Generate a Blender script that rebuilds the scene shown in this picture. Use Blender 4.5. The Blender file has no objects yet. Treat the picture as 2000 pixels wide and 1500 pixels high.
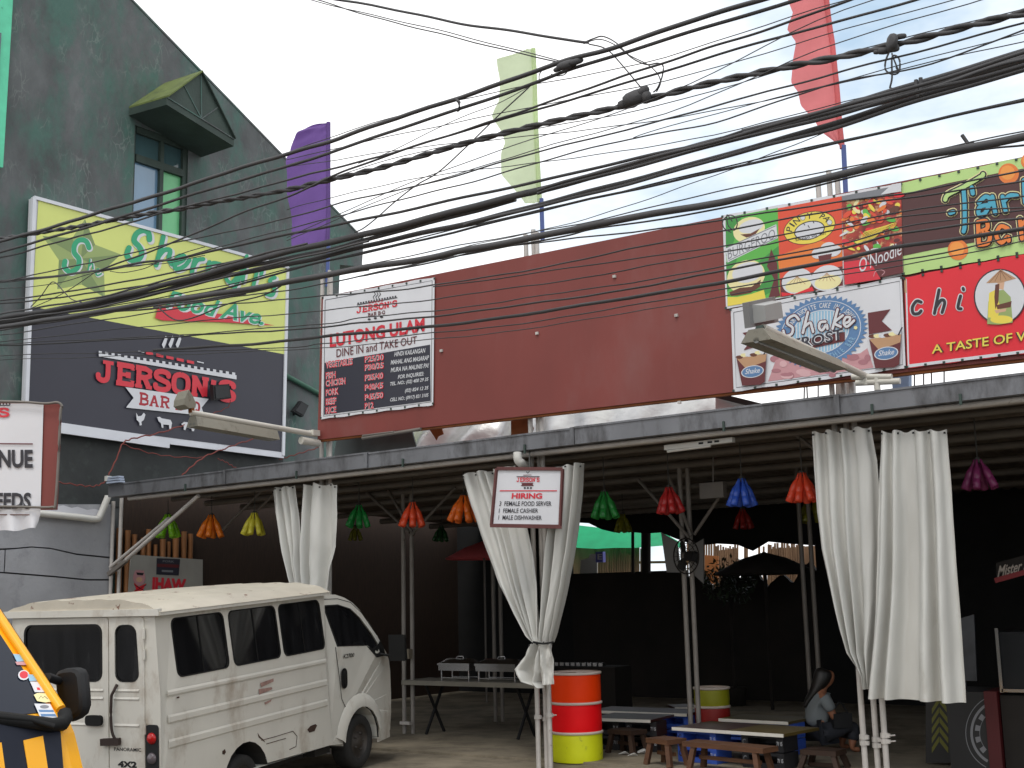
import bpy, math, random
from mathutils import Vector as V, Matrix
from mathutils.geometry import tessellate_polygon
random.seed(7)
SC = bpy.context.scene
COL = SC.collection
R = math.radians

# ------------------------------------------------------------------ camera
F = 2400.0                       # focal length in photo pixels (photo 2000 x 1500)
CAM_H = 1.85
_y, _p, _r = -0.608063, 0.171651, -0.0220796
_f = V((math.sin(_y)*math.cos(_p), math.cos(_y)*math.cos(_p), math.sin(_p)))
_rt = V((math.cos(_y), -math.sin(_y), 0))
_up = _rt.cross(_f)
CR = math.cos(_r)*_rt + math.sin(_r)*_up
CU = -math.sin(_r)*_rt + math.cos(_r)*_up
CF = _f
C0 = V((0, 0, CAM_H))
cd = bpy.data.cameras.new('camera')
cam = bpy.data.objects.new('camera', cd); COL.objects.link(cam)
cd.sensor_width = 36; cd.lens = F/2000*36
cd.clip_start = 0.1; cd.clip_end = 3000
cam.matrix_world = Matrix(((CR.x, CU.x, -CF.x, C0.x), (CR.y, CU.y, -CF.y, C0.y), (CR.z, CU.z, -CF.z, C0.z), (0, 0, 0, 1)))
SC.camera = cam

# ------------------------------------------------------------------ world, sun, exposure
SUN_EL, SUN_AZ = R(60), R(163)          # azimuth clockwise from +Y
w = bpy.data.worlds.new('World'); SC.world = w; w.use_nodes = True
nt = w.node_tree; nt.nodes.clear()
def nn(t, **k):
    n = nt.nodes.new(t)
    for a, b in k.items(): setattr(n, a, b)
    return n
sky = nn('ShaderNodeTexSky', sky_type='NISHITA', sun_disc=False, sun_elevation=SUN_EL, sun_rotation=SUN_AZ)
tc = nn('ShaderNodeTexCoord')
mp = nn('ShaderNodeMapping'); mp.inputs['Location'].default_value = (1.99683, -2.48923, -3.44388); mp.inputs['Scale'].default_value = (1.0, 1.0, 2.2)
ns = nn('ShaderNodeTexNoise'); ns.inputs['Scale'].default_value = 1.6; ns.inputs['Detail'].default_value = 7; ns.inputs['Roughness'].default_value = .55
rp = nn('ShaderNodeValToRGB'); rp.color_ramp.elements[0].position = .38; rp.color_ramp.elements[1].position = .51
cl = nn('ShaderNodeTexNoise'); cl.inputs['Scale'].default_value = 3.0; cl.inputs['Detail'].default_value = 5
cr = nn('ShaderNodeValToRGB')
cr.color_ramp.elements[0].color = (10.6, 10.7, 10.9, 1); cr.color_ramp.elements[1].color = (13.2, 13.1, 12.9, 1)
pale = nn('ShaderNodeMixRGB'); pale.inputs[0].default_value = .75; pale.inputs[2].default_value = (5.6, 7.3, 8.9, 1)
mx = nn('ShaderNodeMixRGB')
bg = nn('ShaderNodeBackground'); bg.inputs[1].default_value = .12
out = nn('ShaderNodeOutputWorld')
L = nt.links.new
L(tc.outputs['Generated'], mp.inputs[0]); L(mp.outputs[0], ns.inputs['Vector']); L(ns.outputs['Fac'], rp.inputs[0])
L(mp.outputs[0], cl.inputs['Vector']); L(cl.outputs['Fac'], cr.inputs[0])
L(sky.outputs[0], pale.inputs[1]); L(rp.outputs[0], mx.inputs[0]); L(pale.outputs[0], mx.inputs[1]); L(cr.outputs[0], mx.inputs[2])
L(mx.outputs[0], bg.inputs[0]); L(bg.outputs[0], out.inputs[0])
sl = bpy.data.lights.new('sun', 'SUN'); sl.energy = 1.25; sl.angle = R(18); sl.color = (1, .96, .9)
so = bpy.data.objects.new('sun', sl); COL.objects.link(so)
sd = V((math.sin(SUN_AZ)*math.cos(SUN_EL), math.cos(SUN_AZ)*math.cos(SUN_EL), math.sin(SUN_EL)))
so.rotation_euler = sd.to_track_quat('Z', 'Y').to_euler(); so.location = (0, -5, 30)
vs = SC.view_settings; vs.view_transform = 'Standard'; vs.look = 'None'; vs.exposure = 0.0; vs.gamma = 1; vs.use_curve_mapping = False

# ------------------------------------------------------------------ where a photo pixel lands on a plane of the place
def ray(x, y): return CR*((x-1000)/F) - CU*((y-750)/F) + CF
def PY(x, y, Y): d = ray(x, y); return C0 + d*(Y/d.y)
def PX(x, y, X): d = ray(x, y); return C0 + d*(X/d.x)
def PZ(x, y, Z): d = ray(x, y); return C0 + d*((Z-CAM_H)/d.z)
def PP(x, y, P0, n): d = ray(x, y); return C0 + d*((P0-C0).dot(n)/d.dot(n))
def proj(p):
    c = V(p)-C0; z = c.dot(CF); return (1000+F*c.dot(CR)/z, 750-F*c.dot(CU)/z)

# ------------------------------------------------------------------ materials
def lin(c): c /= 255.0; return c/12.92 if c <= .04045 else ((c+.055)/1.055)**2.4
def rgb(r, g, b, k=1.0): return tuple(min(.9, lin(c)*k) for c in (r, g, b))
MATS = {}
def mat(name, col, rough=.6, metal=0, var=.12, scale=3.0, bump=0, bscale=30, spec=.5, stain=None, stain_at=(.55, .7), stain_scale=4, transl=0, detail=6, stretch=None, emit=0):
    if name in MATS: return MATS[name]
    m = bpy.data.materials.new(name); m.use_nodes = True; t = m.node_tree; N = t.nodes; K = t.links.new
    b = N['Principled BSDF']; b.inputs['Roughness'].default_value = rough; b.inputs['Metallic'].default_value = metal
    b.inputs['Specular IOR Level'].default_value = spec
    co = N.new('ShaderNodeTexCoord'); src = co.outputs['Object']
    if stretch:
        mm = N.new('ShaderNodeMapping'); mm.inputs['Scale'].default_value = stretch; K(src, mm.inputs[0]); src = mm.outputs[0]
    cur = None
    if var:
        n1 = N.new('ShaderNodeTexNoise'); n1.inputs['Scale'].default_value = scale; n1.inputs['Detail'].default_value = detail; K(src, n1.inputs['Vector'])
        r = N.new('ShaderNodeValToRGB')
        r.color_ramp.elements[0].position = .3; r.color_ramp.elements[1].position = .7
        r.color_ramp.elements[0].color = tuple(c*(1-var) for c in col)+(1,)
        r.color_ramp.elements[1].color = tuple(min(.95, c*(1+var)) for c in col)+(1,)
        K(n1.outputs['Fac'], r.inputs[0]); cur = r.outputs[0]
    if stain:
        n2 = N.new('ShaderNodeTexNoise'); n2.inputs['Scale'].default_value = stain_scale; n2.inputs['Detail'].default_value = 9; n2.inputs['Roughness'].default_value = .68; K(src, n2.inputs['Vector'])
        r2 = N.new('ShaderNodeValToRGB'); r2.color_ramp.elements[0].position = stain_at[0]; r2.color_ramp.elements[1].position = stain_at[1]
        K(n2.outputs['Fac'], r2.inputs[0]); q = N.new('ShaderNodeMixRGB'); K(r2.outputs[0], q.inputs[0])
        if cur: K(cur, q.inputs[1])
        else: q.inputs[1].default_value = col+(1,)
        q.inputs[2].default_value = stain+(1,); cur = q.outputs[0]
    if cur: K(cur, b.inputs['Base Color'])
    else: b.inputs['Base Color'].default_value = col+(1,)
    if bump:
        n3 = N.new('ShaderNodeTexNoise'); n3.inputs['Scale'].default_value = bscale; n3.inputs['Detail'].default_value = 5; K(src, n3.inputs['Vector'])
        bb = N.new('ShaderNodeBump'); bb.inputs['Strength'].default_value = bump; bb.inputs['Distance'].default_value = .02; K(n3.outputs['Fac'], bb.inputs['Height']); K(bb.outputs[0], b.inputs['Normal'])
    if transl:
        tr = N.new('ShaderNodeBsdfTranslucent'); ms = N.new('ShaderNodeMixShader'); ms.inputs[0].default_value = transl
        if cur: K(cur, tr.inputs[0])
        else: tr.inputs[0].default_value = col+(1,)
        K(b.outputs[0], ms.inputs[1]); K(tr.outputs[0], ms.inputs[2]); K(ms.outputs[0], N['Material Output'].inputs[0])
    MATS[name] = m
    return m
def paint(name, r, g, b, k=1.12, **kw):
    kw.setdefault('rough', .55); kw.setdefault('var', .06); kw.setdefault('scale', 2.0)
    return mat(name, rgb(r, g, b, k), **kw)

# ------------------------------------------------------------------ mesh building
WM = {}
class MB:
    def __init__(s): s.v, s.f, s.m, s.sm = [], [], [], []
    def add(s, vs_, fs, m=0, smooth=False):
        o = len(s.v); s.v += [V(p) for p in vs_]
        for f in fs: s.f.append([o+i for i in f]); s.m.append(m); s.sm.append(smooth)
        return s
    def poly(s, pts, m=0): return s.add(pts, [list(range(len(pts)))], m)
    def hexa(s, a, b, m=0):              # two quads a (4 pts) and b (4 pts), joined
        return s.add(list(a)+list(b), [[0,1,2,3],[7,6,5,4],[0,4,5,1],[1,5,6,2],[2,6,7,3],[3,7,4,0]], m)
    def box(s, c, d, m=0, ax=None):
        X, Y, Z = ax or (V((1,0,0)), V((0,1,0)), V((0,0,1)))
        c = V(c); x, y, z = X*(d[0]/2), Y*(d[1]/2), Z*(d[2]/2)
        return s.hexa([c-x-y-z, c+x-y-z, c+x+y-z, c-x+y-z], [c-x-y+z, c+x-y+z, c+x+y+z, c-x+y+z], m)
    def bar(s, p, q, w_, h_, m=0, up=(0,0,1)):
        p, q = V(p), V(q); d = (q-p).normalized(); up = V(up)
        if abs(d.dot(up)) > .98: up = V((0,1,0))
        a = d.cross(up).normalized()*(w_/2); b = a.cross(d).normalized()*(h_/2)
        return s.hexa([p-a-b, p+a-b, p+a+b, p-a+b], [q-a-b, q+a-b, q+a+b, q-a+b], m)
    def tube(s, pts, r, n=8, m=0, cap=True):
        pts = [V(p) for p in pts]; k = len(pts); rs = r if isinstance(r, (list, tuple)) else [r]*k
        vs_, fs = [], []
        ref = V((0,0,1)); d0 = (pts[1]-pts[0]).normalized()
        if abs(d0.dot(ref)) > .9: ref = V((0,1,0))
        for i, p in enumerate(pts):
            d = (pts[min(i+1,k-1)]-pts[max(i-1,0)])
            d = d.normalized() if d.length > 1e-9 else d0
            a = d.cross(ref)
            if a.length < 1e-4: a = d.cross(V((1,0,0)))
            a.normalize(); b = a.cross(d)
            vs_ += [p+(a*math.cos(2*math.pi*j/n)+b*math.sin(2*math.pi*j/n))*rs[i] for j in range(n)]
        for i in range(k-1):
            for j in range(n): fs.append([i*n+j, i*n+(j+1)%n, (i+1)*n+(j+1)%n, (i+1)*n+j])
        s.add(vs_, fs, m, True)
        if cap: s.add(vs_[:n], [list(range(n))[::-1]], m); s.add(vs_[-n:], [list(range(n))], m)
        return s
    def prism(s, pts, vec, m=0, m2=None):
        pts = [V(p) for p in pts]; vec = V(vec); n = len(pts)
        s.add(pts, [list(range(n))], m if m2 is None else m2); s.add([p+vec for p in pts], [list(range(n))[::-1]], m)
        for i in range(n):
            j = (i+1) % n; s.add([pts[i], pts[j], pts[j]+vec, pts[i]+vec], [[3,2,1,0]], m)
        return s
    def lathe(s, prof, o=(0,0,0), n=16, m=0, ax=None, smooth=True):
        X, Y, Z = ax or (V((1,0,0)), V((0,1,0)), V((0,0,1))); o = V(o); k = len(prof)
        vs_ = [o+Z*z+(X*math.cos(2*math.pi*j/n)+Y*math.sin(2*math.pi*j/n))*r for r, z in prof for j in range(n)]
        fs = [[i*n+j, i*n+(j+1)%n, (i+1)*n+(j+1)%n, (i+1)*n+j] for i in range(k-1) for j in range(n)]
        return s.add(vs_, fs, m, smooth)
    def grid(s, fn, nu, nv, m=0, smooth=True):
        vs_ = [fn(i/nu, j/nv) for j in range(nv+1) for i in range(nu+1)]
        fs = [[j*(nu+1)+i, j*(nu+1)+i+1, (j+1)*(nu+1)+i+1, (j+1)*(nu+1)+i] for j in range(nv) for i in range(nu)]
        return s.add(vs_, fs, m, smooth)
    def holed(s, outer, holes, fn, depth=None, m=0, mr=None):
        """flat panel with holes in 2-D; fn maps 2-D to 3-D; depth = vector of the reveals"""
        loops = [[V((a, b, 0)) for a, b in lp] for lp in [outer]+holes]
        flat = [p for lp in loops for p in lp]; tri = tessellate_polygon(loops)
        s.add([fn(p.x, p.y) for p in flat], [list(t) for t in tri], m)
        if depth is not None:
            for lp in holes:
                for i in range(len(lp)):
                    a, b = fn(*lp[i]), fn(*lp[(i+1) % len(lp)])
                    s.add([a, b, b+depth, a+depth], [[0,1,2,3]], m if mr is None else mr)
        return s
    def build(s, name, mats, parent=None, local=False, kind=None):
        me = bpy.data.meshes.new(name)
        vs_ = s.v
        W = WM.get(parent)
        if W is not None and not local:
            Wi = W.inverted(); vs_ = [Wi @ p for p in vs_]
        me.from_pydata([tuple(p) for p in vs_], [], s.f)
        for q in (mats if isinstance(mats, (list, tuple)) else [mats]): me.materials.append(q)
        me.polygons.foreach_set('material_index', s.m); me.polygons.foreach_set('use_smooth', s.sm)
        me.update()
        o = bpy.data.objects.new(name, me); COL.objects.link(o)
        if parent is not None: o.parent = parent
        WM[o] = W if W is not None else Matrix.Identity(4)
        if kind: o['kind'] = kind
        return o
def thing(name, label, cat, loc=(0,0,0), group=None, mw=None):
    o = bpy.data.objects.new(name, None); COL.objects.link(o); o.empty_display_size = .1
    o.matrix_world = mw if mw is not None else Matrix.Translation(V(loc))
    WM[o] = o.matrix_world.copy()
    return tag(o, label, cat, group)
def tag(o, label, cat, group=None):
    o['label'] = label; o['category'] = cat
    if group: o['group'] = group
    return o
def part(mb, name, mats, parent, label=None, **k):
    o = mb.build(name, mats, parent, **k)
    if label: o['label'] = label
    return o
def recalc(o):
    import bmesh
    bm = bmesh.new(); bm.from_mesh(o.data); bmesh.ops.remove_doubles(bm, verts=bm.verts, dist=1e-5)
    bmesh.ops.recalc_face_normals(bm, faces=bm.faces); bm.to_mesh(o.data); bm.free(); return o
def smooth_path(pts, n=6):
    pts = [V(p) for p in pts]; res = []
    for i in range(len(pts)-1):
        a, b, c, d = pts[max(i-1,0)], pts[i], pts[i+1], pts[min(i+2,len(pts)-1)]
        for k in range(n):
            t = k/n
            res.append(.5*((2*b)+(c-a)*t+(2*a-5*b+4*c-d)*t*t+(3*b-a-3*c+d)*t**3))
    return res+[pts[-1]]
def rrect(x0, y0, x1, y1, r, n=4):
    o = []
    for cx, cy, a0 in ((x1-r, y1-r, 0), (x0+r, y1-r, 90), (x0+r, y0+r, 180), (x1-r, y0+r, 270)):
        for k in range(n+1):
            a = R(a0+90*k/n); o.append((cx+r*math.cos(a), cy+r*math.sin(a)))
    return o

# ------------------------------------------------------------------ printed signs: flat shapes given where they stand on the sign's plane
_tx = {}; ASP = {}
def glyphs(s_, bold=0.0, shear=0.0, space=1.0):
    k = (s_, bold, shear, space)
    if k in _tx: return _tx[k]
    c = bpy.data.curves.new('t', 'FONT'); c.body = s_; c.offset = bold; c.shear = shear; c.resolution_u = 3; c.fill_mode = 'FRONT'; c.space_character = space
    o = bpy.data.objects.new('t', c); me = bpy.data.meshes.new_from_object(o)
    vs_ = [(v.co.x, v.co.y) for v in me.vertices]; fs = [list(p.vertices) for p in me.polygons]
    bpy.data.objects.remove(o); bpy.data.curves.remove(c); bpy.data.meshes.remove(me)
    x0 = min(v[0] for v in vs_); x1 = max(v[0] for v in vs_); y0 = min(v[1] for v in vs_); y1 = max(v[1] for v in vs_)
    ASP[s_] = (x1-x0)/(y1-y0)
    vs_ = [((x-x0)/(x1-x0), (y-y0)/(y1-y0)) for x, y in vs_]
    _tx[k] = (vs_, fs); return _tx[k]
SLAB = {   # strokes of a slab-serif capital in a unit cell (x, y up)
 'J': [[(.62,.94),(.62,.28),(.52,.1),(.32,.06),(.14,.16),(.12,.34)], [(.34,.94),(.9,.94)]],
 'E': [[(.26,.06),(.26,.94)], [(.08,.94),(.9,.94),(.9,.76)], [(.08,.06),(.92,.06),(.92,.26)], [(.26,.5),(.7,.5)], [(.7,.36),(.7,.64)]],
 'R': [[(.26,.06),(.26,.94)], [(.08,.94),(.6,.94),(.84,.84),(.84,.62),(.6,.5),(.26,.5)], [(.56,.5),(.8,.06)], [(.08,.06),(.46,.06)], [(.66,.06),(.98,.06)]],
 'S': [[(.82,.72),(.8,.88),(.5,.95),(.2,.86),(.2,.64),(.5,.52),(.82,.4),(.82,.16),(.5,.05),(.2,.12),(.16,.3)]],
 'O': [[(.5,.95),(.2,.84),(.12,.5),(.2,.16),(.5,.05),(.8,.16),(.88,.5),(.8,.84),(.5,.95)]],
 'N': [[(.22,.06),(.22,.94)], [(.22,.94),(.78,.06)], [(.78,.06),(.78,.94)], [(.06,.06),(.4,.06)], [(.6,.94),(.96,.94)], [(.06,.94),(.3,.94)]],
 "'": [[(.5,.95),(.46,.7)]],
 'B': [[(.26,.06),(.26,.94)], [(.08,.94),(.6,.94),(.82,.84),(.82,.64),(.6,.52),(.26,.52)], [(.6,.52),(.88,.4),(.88,.16),(.62,.06),(.08,.06)]],
 'A': [[(.5,.94),(.2,.06)], [(.5,.94),(.8,.06)], [(.3,.34),(.7,.34)], [(.04,.06),(.36,.06)], [(.64,.06),(.96,.06)]],
 'Q': [[(.5,.95),(.2,.84),(.12,.5),(.2,.16),(.5,.05),(.8,.16),(.88,.5),(.8,.84),(.5,.95)], [(.55,.25),(.9,-.02)]],
 '-': [[(.2,.45),(.8,.45)]], ' ': [],
}
def ribbon(pts, wd):
    """polygon strips of a thick 2-D stroke"""
    out_ = []; n = len(pts)
    ws = wd if isinstance(wd, (list, tuple)) else [wd]*n
    L_, R_ = [], []
    for i in range(n):
        ax, ay = pts[max(i-1,0)]; bx, by = pts[min(i+1,n-1)]
        dx, dy = bx-ax, by-ay; l = math.hypot(dx, dy) or 1
        nx, ny = -dy/l*ws[i]/2, dx/l*ws[i]/2
        L_.append((pts[i][0]+nx, pts[i][1]+ny)); R_.append((pts[i][0]-nx, pts[i][1]-ny))
    for i in range(n-1): out_.append([L_[i], R_[i], R_[i+1], L_[i+1]])
    return out_
def sp2(pts, n=5): return [(p.x, p.y) for p in smooth_path([(x, y, 0) for x, y in pts], n)]
class Print:
    def __init__(s, plane): s.pl = plane; s.mb = MB(); s.ms = []; s.seq = 0
    def mi(s, m):
        if m not in s.ms: s.ms.append(m)
        return s.ms.index(m)
    def lay(s):
        s.seq += 1; return .002+.00011*s.seq
    def P(s, pts, m, off=None):
        off = s.lay() if off is None else off
        s.mb.add([s.pl(x, y, off) for x, y in pts], [list(range(len(pts)))], s.mi(m)); return s
    def many(s, polys, m, md=3):
        off = s.lay()+.0001; s.seq += md
        for k, p in enumerate(polys): s.P(p, m, off+.0001*(k % md))
        return s
    def quadmap(s, q):
        (ax,ay),(bx,by),(cx,cy),(dx,dy) = q          # TL TR BR BL
        def fn(u, v):
            tx, ty = ax+(bx-ax)*u, ay+(by-ay)*u; lx, ly = dx+(cx-dx)*u, dy+(cy-dy)*u
            return (lx+(tx-lx)*v, ly+(ty-ly)*v)
        return fn
    def T(s, txt, q, m, bold=0.0, shear=0.0, space=1.0, dx=0, dy=0):
        vs_, fs = glyphs(txt, bold, shear, space); fn = s.quadmap(q); off = s.lay()
        s.mb.add([s.pl(fn(u, v)[0]+dx, fn(u, v)[1]+dy, off) for u, v in vs_], fs, s.mi(m)); return s
    def S(s, pts, wd, m, curve=True, cap=None):
        if curve: pts = sp2(pts)
        s.many(ribbon(pts, wd), m)
        if cap is None: cap = (wd if not isinstance(wd, list) else max(wd)) > 4
        if cap:
            r = (wd if not isinstance(wd, list) else wd[0])/2
            s.many([[(x+r*math.cos(k*math.pi/5), y+r*math.sin(k*math.pi/5)) for k in range(10)] for x, y in (pts[0], pts[-1])], m, 2)
        return s
    def slab(s, txt, q, m, wd=.2):
        fn = s.quadmap(q); tot = sum(.45 if c in "'- " else 1 for c in txt); x = 0; polys = []
        for c in txt:
            cw = .45 if c in "'- " else 1
            for st in SLAB[c]:
                st2 = sp2(st, 3) if c in 'SOQJ' and len(st) > 3 else st
                w_ = wd if (len(st) != 2 or abs(st[0][1]-st[1][1]) > .1) else wd*.75
                for r in ribbon([(px*cw/1, py) for px, py in st2], w_ if len(st2) > 2 or abs(st[0][1]-st[1][1]) > .1 else w_*.9):
                    polys.append([fn((x+a)/tot, b) for a, b in r])
                for px, py in st2[1:-1]: polys.append([fn((x+px*cw+w_*.5*math.cos(k*.7854))/tot, py+w_*.5*math.sin(k*.7854)) for k in range(8)])
            x += cw
        return s.many(polys, m, 9)
    def E(s, c, a, b, m, n=28, sk=0.0, t0=0, t1=360, rot=0):
        pts = []
        for k in range(n + (0 if t1-t0 == 360 else 1)):
            t = R(t0+(t1-t0)*k/n); u, v = a*math.cos(t), b*math.sin(t)
            if rot: u, v = u*math.cos(rot)-v*math.sin(rot), u*math.sin(rot)+v*math.cos(rot)
            pts.append((c[0]+u, c[1]+v+sk*u))
        return s.P(pts, m)
    def build(s, name, parent): return s.mb.build(name, s.ms, parent)
def planeY(Y): return lambda x, y, o=0: PY(x, y, Y-o)
def planeX(X): return lambda x, y, o=0: PX(x, y, X+o)
def planeN(P0, n): return lambda x, y, o=0: PP(x, y, P0+n*o, n)
def board(pl, quad, thick, mats, parent, name, back):
    """a board: front face at the plane, thickness along 'back'"""
    mb = MB(); f = [pl(x, y) for x, y in quad]; mb.prism(f, back*thick); return mb.build(name, mats, parent)
PR = lambda n, r, g, b, k=1.08, **kw: mat('print '+n, rgb(r, g, b, k), rough=.45, var=.04, scale=1.5, bump=.06, bscale=5, **kw)
pWhite = PR('white', 205, 206, 210); pRed = PR('red', 205, 45, 60); pBlack = PR('black', 40, 38, 45); pGrey = PR('grey', 120, 122, 128)
pLime = PR('lime', 208, 216, 122); pTeal = PR('teal', 40, 158, 112); pOlive = PR('olive', 146, 164, 100); pOlive2 = PR('olive dark', 118, 138, 86)
pNavy = PR('ink', 46, 46, 58); pOrange = PR('orange', 222, 120, 50); pYellow = PR('yellow', 225, 205, 80); pCream = PR('cream', 225, 215, 160)
pGreen = PR('green', 88, 172, 70); pGreenD = PR('green dark', 60, 140, 62); pBlue = PR('blue', 86, 122, 164); pBlueL = PR('light blue', 140, 180, 205)
pMaroon = PR('maroon', 96, 38, 42); pBrown = PR('brown', 96, 52, 36); pPink = PR('pink', 190, 140, 145); pTan = PR('tan', 180, 140, 105)
pSkyB = PR('turquoise', 70, 160, 185); pLG = PR('pale green', 178, 208, 130); pDkM = PR('dark maroon', 76, 40, 40); pHot = PR('bright red', 215, 34, 48)
pRO = PR('red orange', 214, 76, 48); pSkin = PR('skin', 205, 165, 135)
# ================================================================== the setting
mConc = mat('concrete floor', rgb(142, 132, 114, .9), rough=.85, var=.28, scale=1.4, bump=.25, bscale=60, stain=rgb(84, 76, 64), stain_at=(.45, .7), stain_scale=1.5)
mAsph = mat('asphalt', (.055, .055, .055), rough=.9, var=.25, scale=2, bump=.3, bscale=120)
mDirt = mat('earth', (.16, .14, .11), rough=.95, var=.2, scale=.5)
def sheet(name, x0, y0, x1, y1, z0, z1, m, nx=1):
    mb = MB(); mb.poly([(x0,y0,z0),(x1,y0,z0),(x1,y1,z1),(x0,y1,z1)]); o = mb.build(name, m, kind='structure'); return o
g = sheet('ground', -600, -600, 600, 600, -.32, -.32, mDirt)
sheet('road', -120, -9, 120, 7.0, -.25, -.25, mAsph)
mb = MB(); mb.hexa([V((-40,7.0,-.31)),V((30,7.0,-.31)),V((30,7.15,-.31)),V((-40,7.15,-.31))],[V((-40,7.0,-.13)),V((30,7.0,-.13)),V((30,7.15,-.13)),V((-40,7.15,-.13))]); mb.build('kerb', mConc, kind='structure')
sheet('pavement', -40, 7.15, 30, 10.4, -.135, 0, mConc)
mb = MB(); mb.prism([V((-15.4,10.4,0)),V((4,10.4,0)),V((4,12.02,0)),V((-15.4,12.02,0))], (0,0,-.3)); mb.build('parking_slab', mConc, kind='structure')
mb = MB(); mb.prism([V((-15.4,12.03,.028)),V((4,12.03,.028)),V((4,20.6,.028)),V((-15.4,20.6,.028))], (0,0,-.3)); mb.build('floor', mConc, kind='structure')

# ================================================================== dark green building on the left
XW = -15.4
mGreenW = mat('dark green plaster', rgb(86, 89, 90, 1.12), rough=.8, var=.36, scale=1.6, bump=1.0, bscale=6, stain=rgb(66, 95, 87, 1.25), stain_at=(.44, .62), stain_scale=1.4, stretch=(1, 1, .55))
def scratches(m, amt=.5, col=(.26,.30,.28), scale=1.1, wdt=.012):
    t = m.node_tree; N = t.nodes; K = t.links.new; b = N['Principled BSDF']; src = b.inputs['Base Color'].links[0].from_socket
    co = N.new('ShaderNodeTexCoord'); mg = N.new('ShaderNodeMapping'); mg.inputs['Scale'].default_value = (1.6,1.6,.8); K(co.outputs['Object'], mg.inputs[0])
    wn = N.new('ShaderNodeTexNoise'); wn.inputs['Scale'].default_value = 2.5; wn.inputs['Detail'].default_value = 6; K(mg.outputs[0], wn.inputs['Vector'])
    va = N.new('ShaderNodeMixRGB'); va.inputs[0].default_value = .35; K(mg.outputs[0], va.inputs[1]); K(wn.outputs['Color'], va.inputs[2])
    vo_ = N.new('ShaderNodeTexVoronoi'); vo_.feature = 'DISTANCE_TO_EDGE'; vo_.inputs['Scale'].default_value = scale*2.2; K(va.outputs[0], vo_.inputs['Vector'])
    r1 = N.new('ShaderNodeValToRGB'); r1.color_ramp.elements[0].position = 0; r1.color_ramp.elements[0].color = (1,1,1,1); r1.color_ramp.elements[1].position = wdt; r1.color_ramp.elements[1].color = (0,0,0,1); K(vo_.outputs['Distance'], r1.inputs[0])
    n2 = N.new('ShaderNodeTexNoise'); n2.inputs['Scale'].default_value = 1.7; n2.inputs['Detail'].default_value = 4; K(co.outputs['Object'], n2.inputs['Vector'])
    r2 = N.new('ShaderNodeValToRGB'); r2.color_ramp.elements[0].position = .52; r2.color_ramp.elements[1].position = .66; K(n2.outputs['Fac'], r2.inputs[0])
    mu = N.new('ShaderNodeMath'); mu.operation = 'MULTIPLY'; K(r1.outputs[0], mu.inputs[0]); K(r2.outputs[0], mu.inputs[1])
    m3 = N.new('ShaderNodeMath'); m3.operation = 'MULTIPLY'; m3.inputs[1].default_value = amt; K(mu.outputs[0], m3.inputs[0])
    q = N.new('ShaderNodeMixRGB'); K(m3.outputs[0], q.inputs[0]); K(src, q.inputs[1]); q.inputs[2].default_value = col+(1,); K(q.outputs[0], b.inputs['Base Color'])
scratches(mGreenW, .42, scale=3.2, wdt=.07)
mGreenD = mat('dark green trim', rgb(52, 66, 60, 1.1), rough=.7, var=.2, scale=3, bump=.2)
mTealT = mat('teal paint', rgb(88, 190, 152, 1.2), rough=.6, var=.12, scale=4, stain=rgb(60,130,105), stain_scale=6, stain_at=(.6,.75))
mPaneB = mat('window glass', (.17, .30, .44), rough=.06, var=.12, scale=1, spec=.9)  # sky reflection put into the blue base colour of this pane
mPaneT = mat('window glass dark', (.06, .115, .125), rough=.08, var=.1, scale=2, spec=.8)
mPaneG = mat('light green blind', rgb(110, 188, 132, 1.1), rough=.35, var=.08, scale=3)  # light green panel behind the lower pane, its own colour
bld = thing('green_building', 'tall building with dark green rough plaster side wall and sloping roofline', 'building', (XW, 13, 0))
P2 = lambda x, y: PX(x, y, XW)
def yz(x, y): p = P2(x, y); return (p.y, p.z)
ridge0, eave = yz(255, 0), yz(710, 470)
sl_ = (eave[1]-ridge0[1])/(eave[0]-ridge0[0])
peakY = 6.0; peak = (peakY, ridge0[1]+sl_*(peakY-ridge0[0]))
e2, e3, e4 = yz(707, 521), yz(664, 517), yz(662, 573)
outer = [(peakY-.0, -.3), peak, ridge0, yz(390, 140), yz(545, 298), eave, e2, e3, (e4[0], e4[1]), (e3[0]-.02, -.3)]
hole = [yz(256, 462), yz(262, 233), yz(366, 291), yz(361, 520)]
hb, ht = yz(258, 470)[1], yz(313, 262)[1]
ya, yb = yz(262, 300)[0], yz(366, 360)[0]
hole = [(ya, hb), (ya, ht), (yb, ht), (yb, hb)]
mb = MB(); mb.holed(outer, [hole], lambda a, b: V((XW, a, b)), V((-.32, 0, 0)), 0, 1)
# thickness of the wall: end face and top
for i in range(len(outer)):
    a, b = outer[i], outer[(i+1) % len(outer)]
    mb.add([V((XW,)+a), V((XW,)+b), V((XW-.6,)+b), V((XW-.6,)+a)], [[0,1,2,3]])
part(mb, 'wall', [mGreenW, mGreenD], bld)
mb = MB(); mb.bar((XW-.19, peak[0], peak[1]+.02), (XW-.19, eave[0]+.02, eave[1]+.02), .4, .035, up=(0,0,1)); part(mb, 'roof_coping', mGreenW, bld)
mb = MB(); mb.hexa([V((XW-.7, peakY, -.3)), V((XW-.7, e3[0]-.1, -.3)), V((XW-9, e3[0]-.1, -.3)), V((XW-9, peakY, -.3))], [V((XW-.7, peakY, peak[1]-.1)), V((XW-.7, e3[0]-.1, e3[1]-.1)), V((XW-9, e3[0]-.1, e3[1]-.1)), V((XW-9, peakY, peak[1]-.1))]); part(mb, 'rear_block', mGreenW, bld)
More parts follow.
